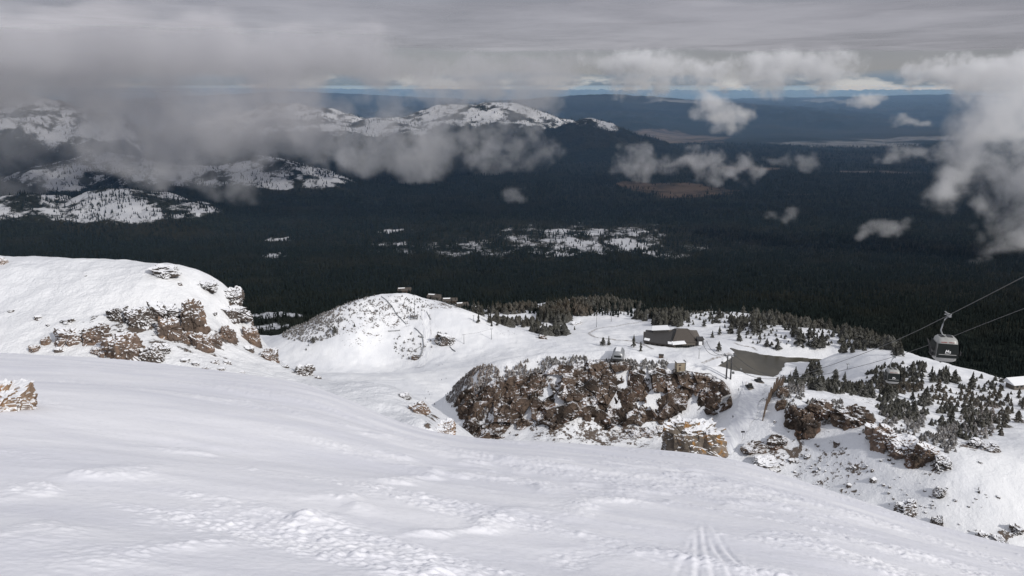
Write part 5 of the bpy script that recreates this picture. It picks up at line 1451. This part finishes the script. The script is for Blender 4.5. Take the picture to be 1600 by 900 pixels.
cloud('bright cumulus bank under the overcast at the far right', [(1450, 118, 45, 24, 1.1), (1520, 118, 60, 30, 1.1), (1600, 112, 60, 28), (1660, 112, 60, 30), (1560, 140, 50, 20, .8)], 17000, .0046, 40, 460, .40, .34, 1, .8, 17)
cloud('grey cloud drifting between the upper left bank and the near left ridge', [(300, 270, 55, 30, .8), (370, 275, 50, 32, 1), (240, 275, 60, 22, .7), (70, 265, 44, 18, .6)], 5300, .0034, 20, 260, .30, .44, 1, .6, 18, group=G)
tick('clouds')

# overcast ceiling: a real lumpy cloud base hanging over the middle of the valley
def ceiling():
    m = bpy.data.materials.new('overcast'); m.use_nodes = True; nt = m.node_tree; nt.nodes.clear(); n = N(nt)
    o = n.new('ShaderNodeOutputMaterial'); tr = n.new('ShaderNodeBsdfTranslucent'); df = n.new('ShaderNodeBsdfDiffuse'); tp = n.new('ShaderNodeBsdfTransparent')
    f = n.noise(n.pos((1, .6, 1)), .0009, 6, .6); g = n.noise(n.pos((1, .45, 1)), .00035, 5, .55)
    c = n.mix(n.maprange(n.math('ADD', n.math('MULTIPLY', f, .5), n.math('MULTIPLY', g, .5)), .38, .62), rgb(.31, .305, .335), rgb(.56, .55, .59))
    n.set(tr.inputs[0], c); df.inputs[0].default_value = rgb(.5, .5, .52)
    mx = n.new('ShaderNodeMixShader'); mx.inputs[0].default_value = .12; nt.links.new(tr.outputs[0], mx.inputs[1]); nt.links.new(df.outputs[0], mx.inputs[2])
    al = n.math('ADD', n.attr('cover'), n.math('MULTIPLY', n.math('SUBTRACT', f, .5), 1.6))
    m2 = n.new('ShaderNodeMixShader'); n.set(m2.inputs[0], n.maprange(al, .15, .95, 0.0, .48)); nt.links.new(tp.outputs[0], m2.inputs[1]); nt.links.new(mx.outputs[0], m2.inputs[2])
    nt.links.new(m2.outputs[0], o.inputs[0])
    xs = np.linspace(-9000, 9000, 260); ys = np.linspace(3300, 10200, 160)
    X, Y = np.meshgrid(xs, ys)
    Z = 350 + 22 * fbm(X / 1500, Y / 1500, 3, 4) + 8 * fbm(X / 400, Y / 400, 5, 3)
    cov = smooth(3300, 4000, Y) * smooth(10200, 8300, Y) * 1.1 - .1
    tag(link('overcast', mesh_np('overcast', np.stack([X, Y, Z], -1).reshape(-1, 3), grid_faces(160, 260), m, True, {'cover': cov})), 'grey overcast cloud base over the valley', kind='structure')
ceiling()

# valley haze: thin air between here and the horizon
def haze(y0, y1, dens, label):
    mb = MB().box((0, (y0 + y1) / 2, -480), (150000, y1 - y0 - 2, 700))
    m = bpy.data.materials.new('haze'); m.use_nodes = True; nt = m.node_tree; nt.nodes.clear()
    o = nt.nodes.new('ShaderNodeOutputMaterial'); p = nt.nodes.new('ShaderNodeVolumeScatter')
    p.inputs['Color'].default_value = (.28, .50, .88, 1); p.inputs['Density'].default_value = dens; p.inputs['Anisotropy'].default_value = 0
    nt.links.new(p.outputs[0], o.inputs['Volume'])
    tag(mb.build('haze', m), label, kind='structure')
haze(2400, 7000, 2.0e-5, 'thin blue haze over the near forest')
haze(7000, 11000, 2.6e-5, 'blue haze over the middle of the valley')
haze(11000, 84000, 3.6e-5, 'blue haze over the far plain')

# ------------------------------------------------------------------ light, sky, camera
sun_dir = Vector((.74, -.67, 0)).normalized() * math.cos(R(31)) + Vector((0, 0, math.sin(R(31))))
L = bpy.data.lights.new('sun', 'SUN'); L.energy = 2.9; L.angle = R(3.0); L.color = (1.0, .955, .89)
lo = bpy.data.objects.new('sun', L); COL.objects.link(lo); lo.rotation_euler = sun_dir.to_track_quat('Z', 'Y').to_euler()
W = bpy.data.worlds.new('World'); SC.world = W; W.use_nodes = True; nt = W.node_tree; nt.nodes.clear(); n = N(nt)
sky = n.new('ShaderNodeTexSky', sky_type='NISHITA', sun_disc=False, sun_elevation=R(31), sun_rotation=math.atan2(sun_dir.x, sun_dir.y), altitude=3300)
bg = n.new('ShaderNodeBackground'); out = n.new('ShaderNodeOutputWorld')
tc = n.new('ShaderNodeTexCoord').outputs['Generated']
nrm = n.new('ShaderNodeVectorMath', operation='NORMALIZE'); n.set(nrm.inputs[0], tc); D = nrm.outputs[0]
sx = n.new('ShaderNodeSeparateXYZ'); n.set(sx.inputs[0], D); z = sx.outputs[2]
skyc = n.new('ShaderNodeVectorMath', operation='SCALE'); n.set(skyc.inputs[0], sky.outputs[0]); skyc.inputs['Scale'].default_value = .10
def vs(v, s):
    k = n.new('ShaderNodeVectorMath', operation='MULTIPLY'); n.set(k.inputs[0], v); k.inputs[1].default_value = s; return k.outputs[0]
band = n.noise(vs(D, (3, 3, 9)), 1.6, 5, .55)
n2 = n.noise(vs(D, (9, 9, 40)), 1.5, 6, .6)
deck_t = n.maprange(z, 0.03, .45, 0, 1)
deck = n.mix(deck_t, rgb(.270, .262, .285), rgb(.67, .68, .735))
deck = n.mix(n.maprange(band, .35, .65), n.mix(.30, deck, rgb(.13, .125, .14)), deck)
low = n.mix(n.maprange(z, -.01, .012), rgb(.075, .125, .20), rgb(.12, .19, .30))
low = n.mix(n.maprange(n2, .46, .60), low, rgb(.50, .50, .52))
zz = n.math('ADD', z, n.math('MULTIPLY', n.math('SUBTRACT', n2, .5), .018))
k = n.maprange(zz, .003, .015)
col = n.mix(k, low, deck)
col = n.mix(n.maprange(z, -.03, -.012), rgb(.06, .065, .07), col)
mx = n.mix(.12, col, skyc.outputs[0])
n.set(bg.inputs[0], mx); bg.inputs[1].default_value = 1.0
nt.links.new(bg.outputs[0], out.inputs[0])

cd = bpy.data.cameras.new('camera'); cam = bpy.data.objects.new('camera', cd); COL.objects.link(cam)
cd.sensor_width = 36; cd.lens = 36 * F / 1600; cd.clip_start = .3; cd.clip_end = 200000
cam.rotation_euler = (R(90 - 14), 0, 0); SC.camera = cam
SC.view_settings.view_transform = 'Standard'; SC.view_settings.look = 'None'; SC.view_settings.exposure = 0
SC.render.engine = 'CYCLES'
cy = SC.cycles
cy.max_bounces = 5; cy.diffuse_bounces = 2; cy.glossy_bounces = 2; cy.transparent_max_bounces = 8; cy.volume_bounces = 4
cy.volume_step_rate = 2.0; cy.volume_max_steps = 256
cy.use_denoising = True

tick('end')
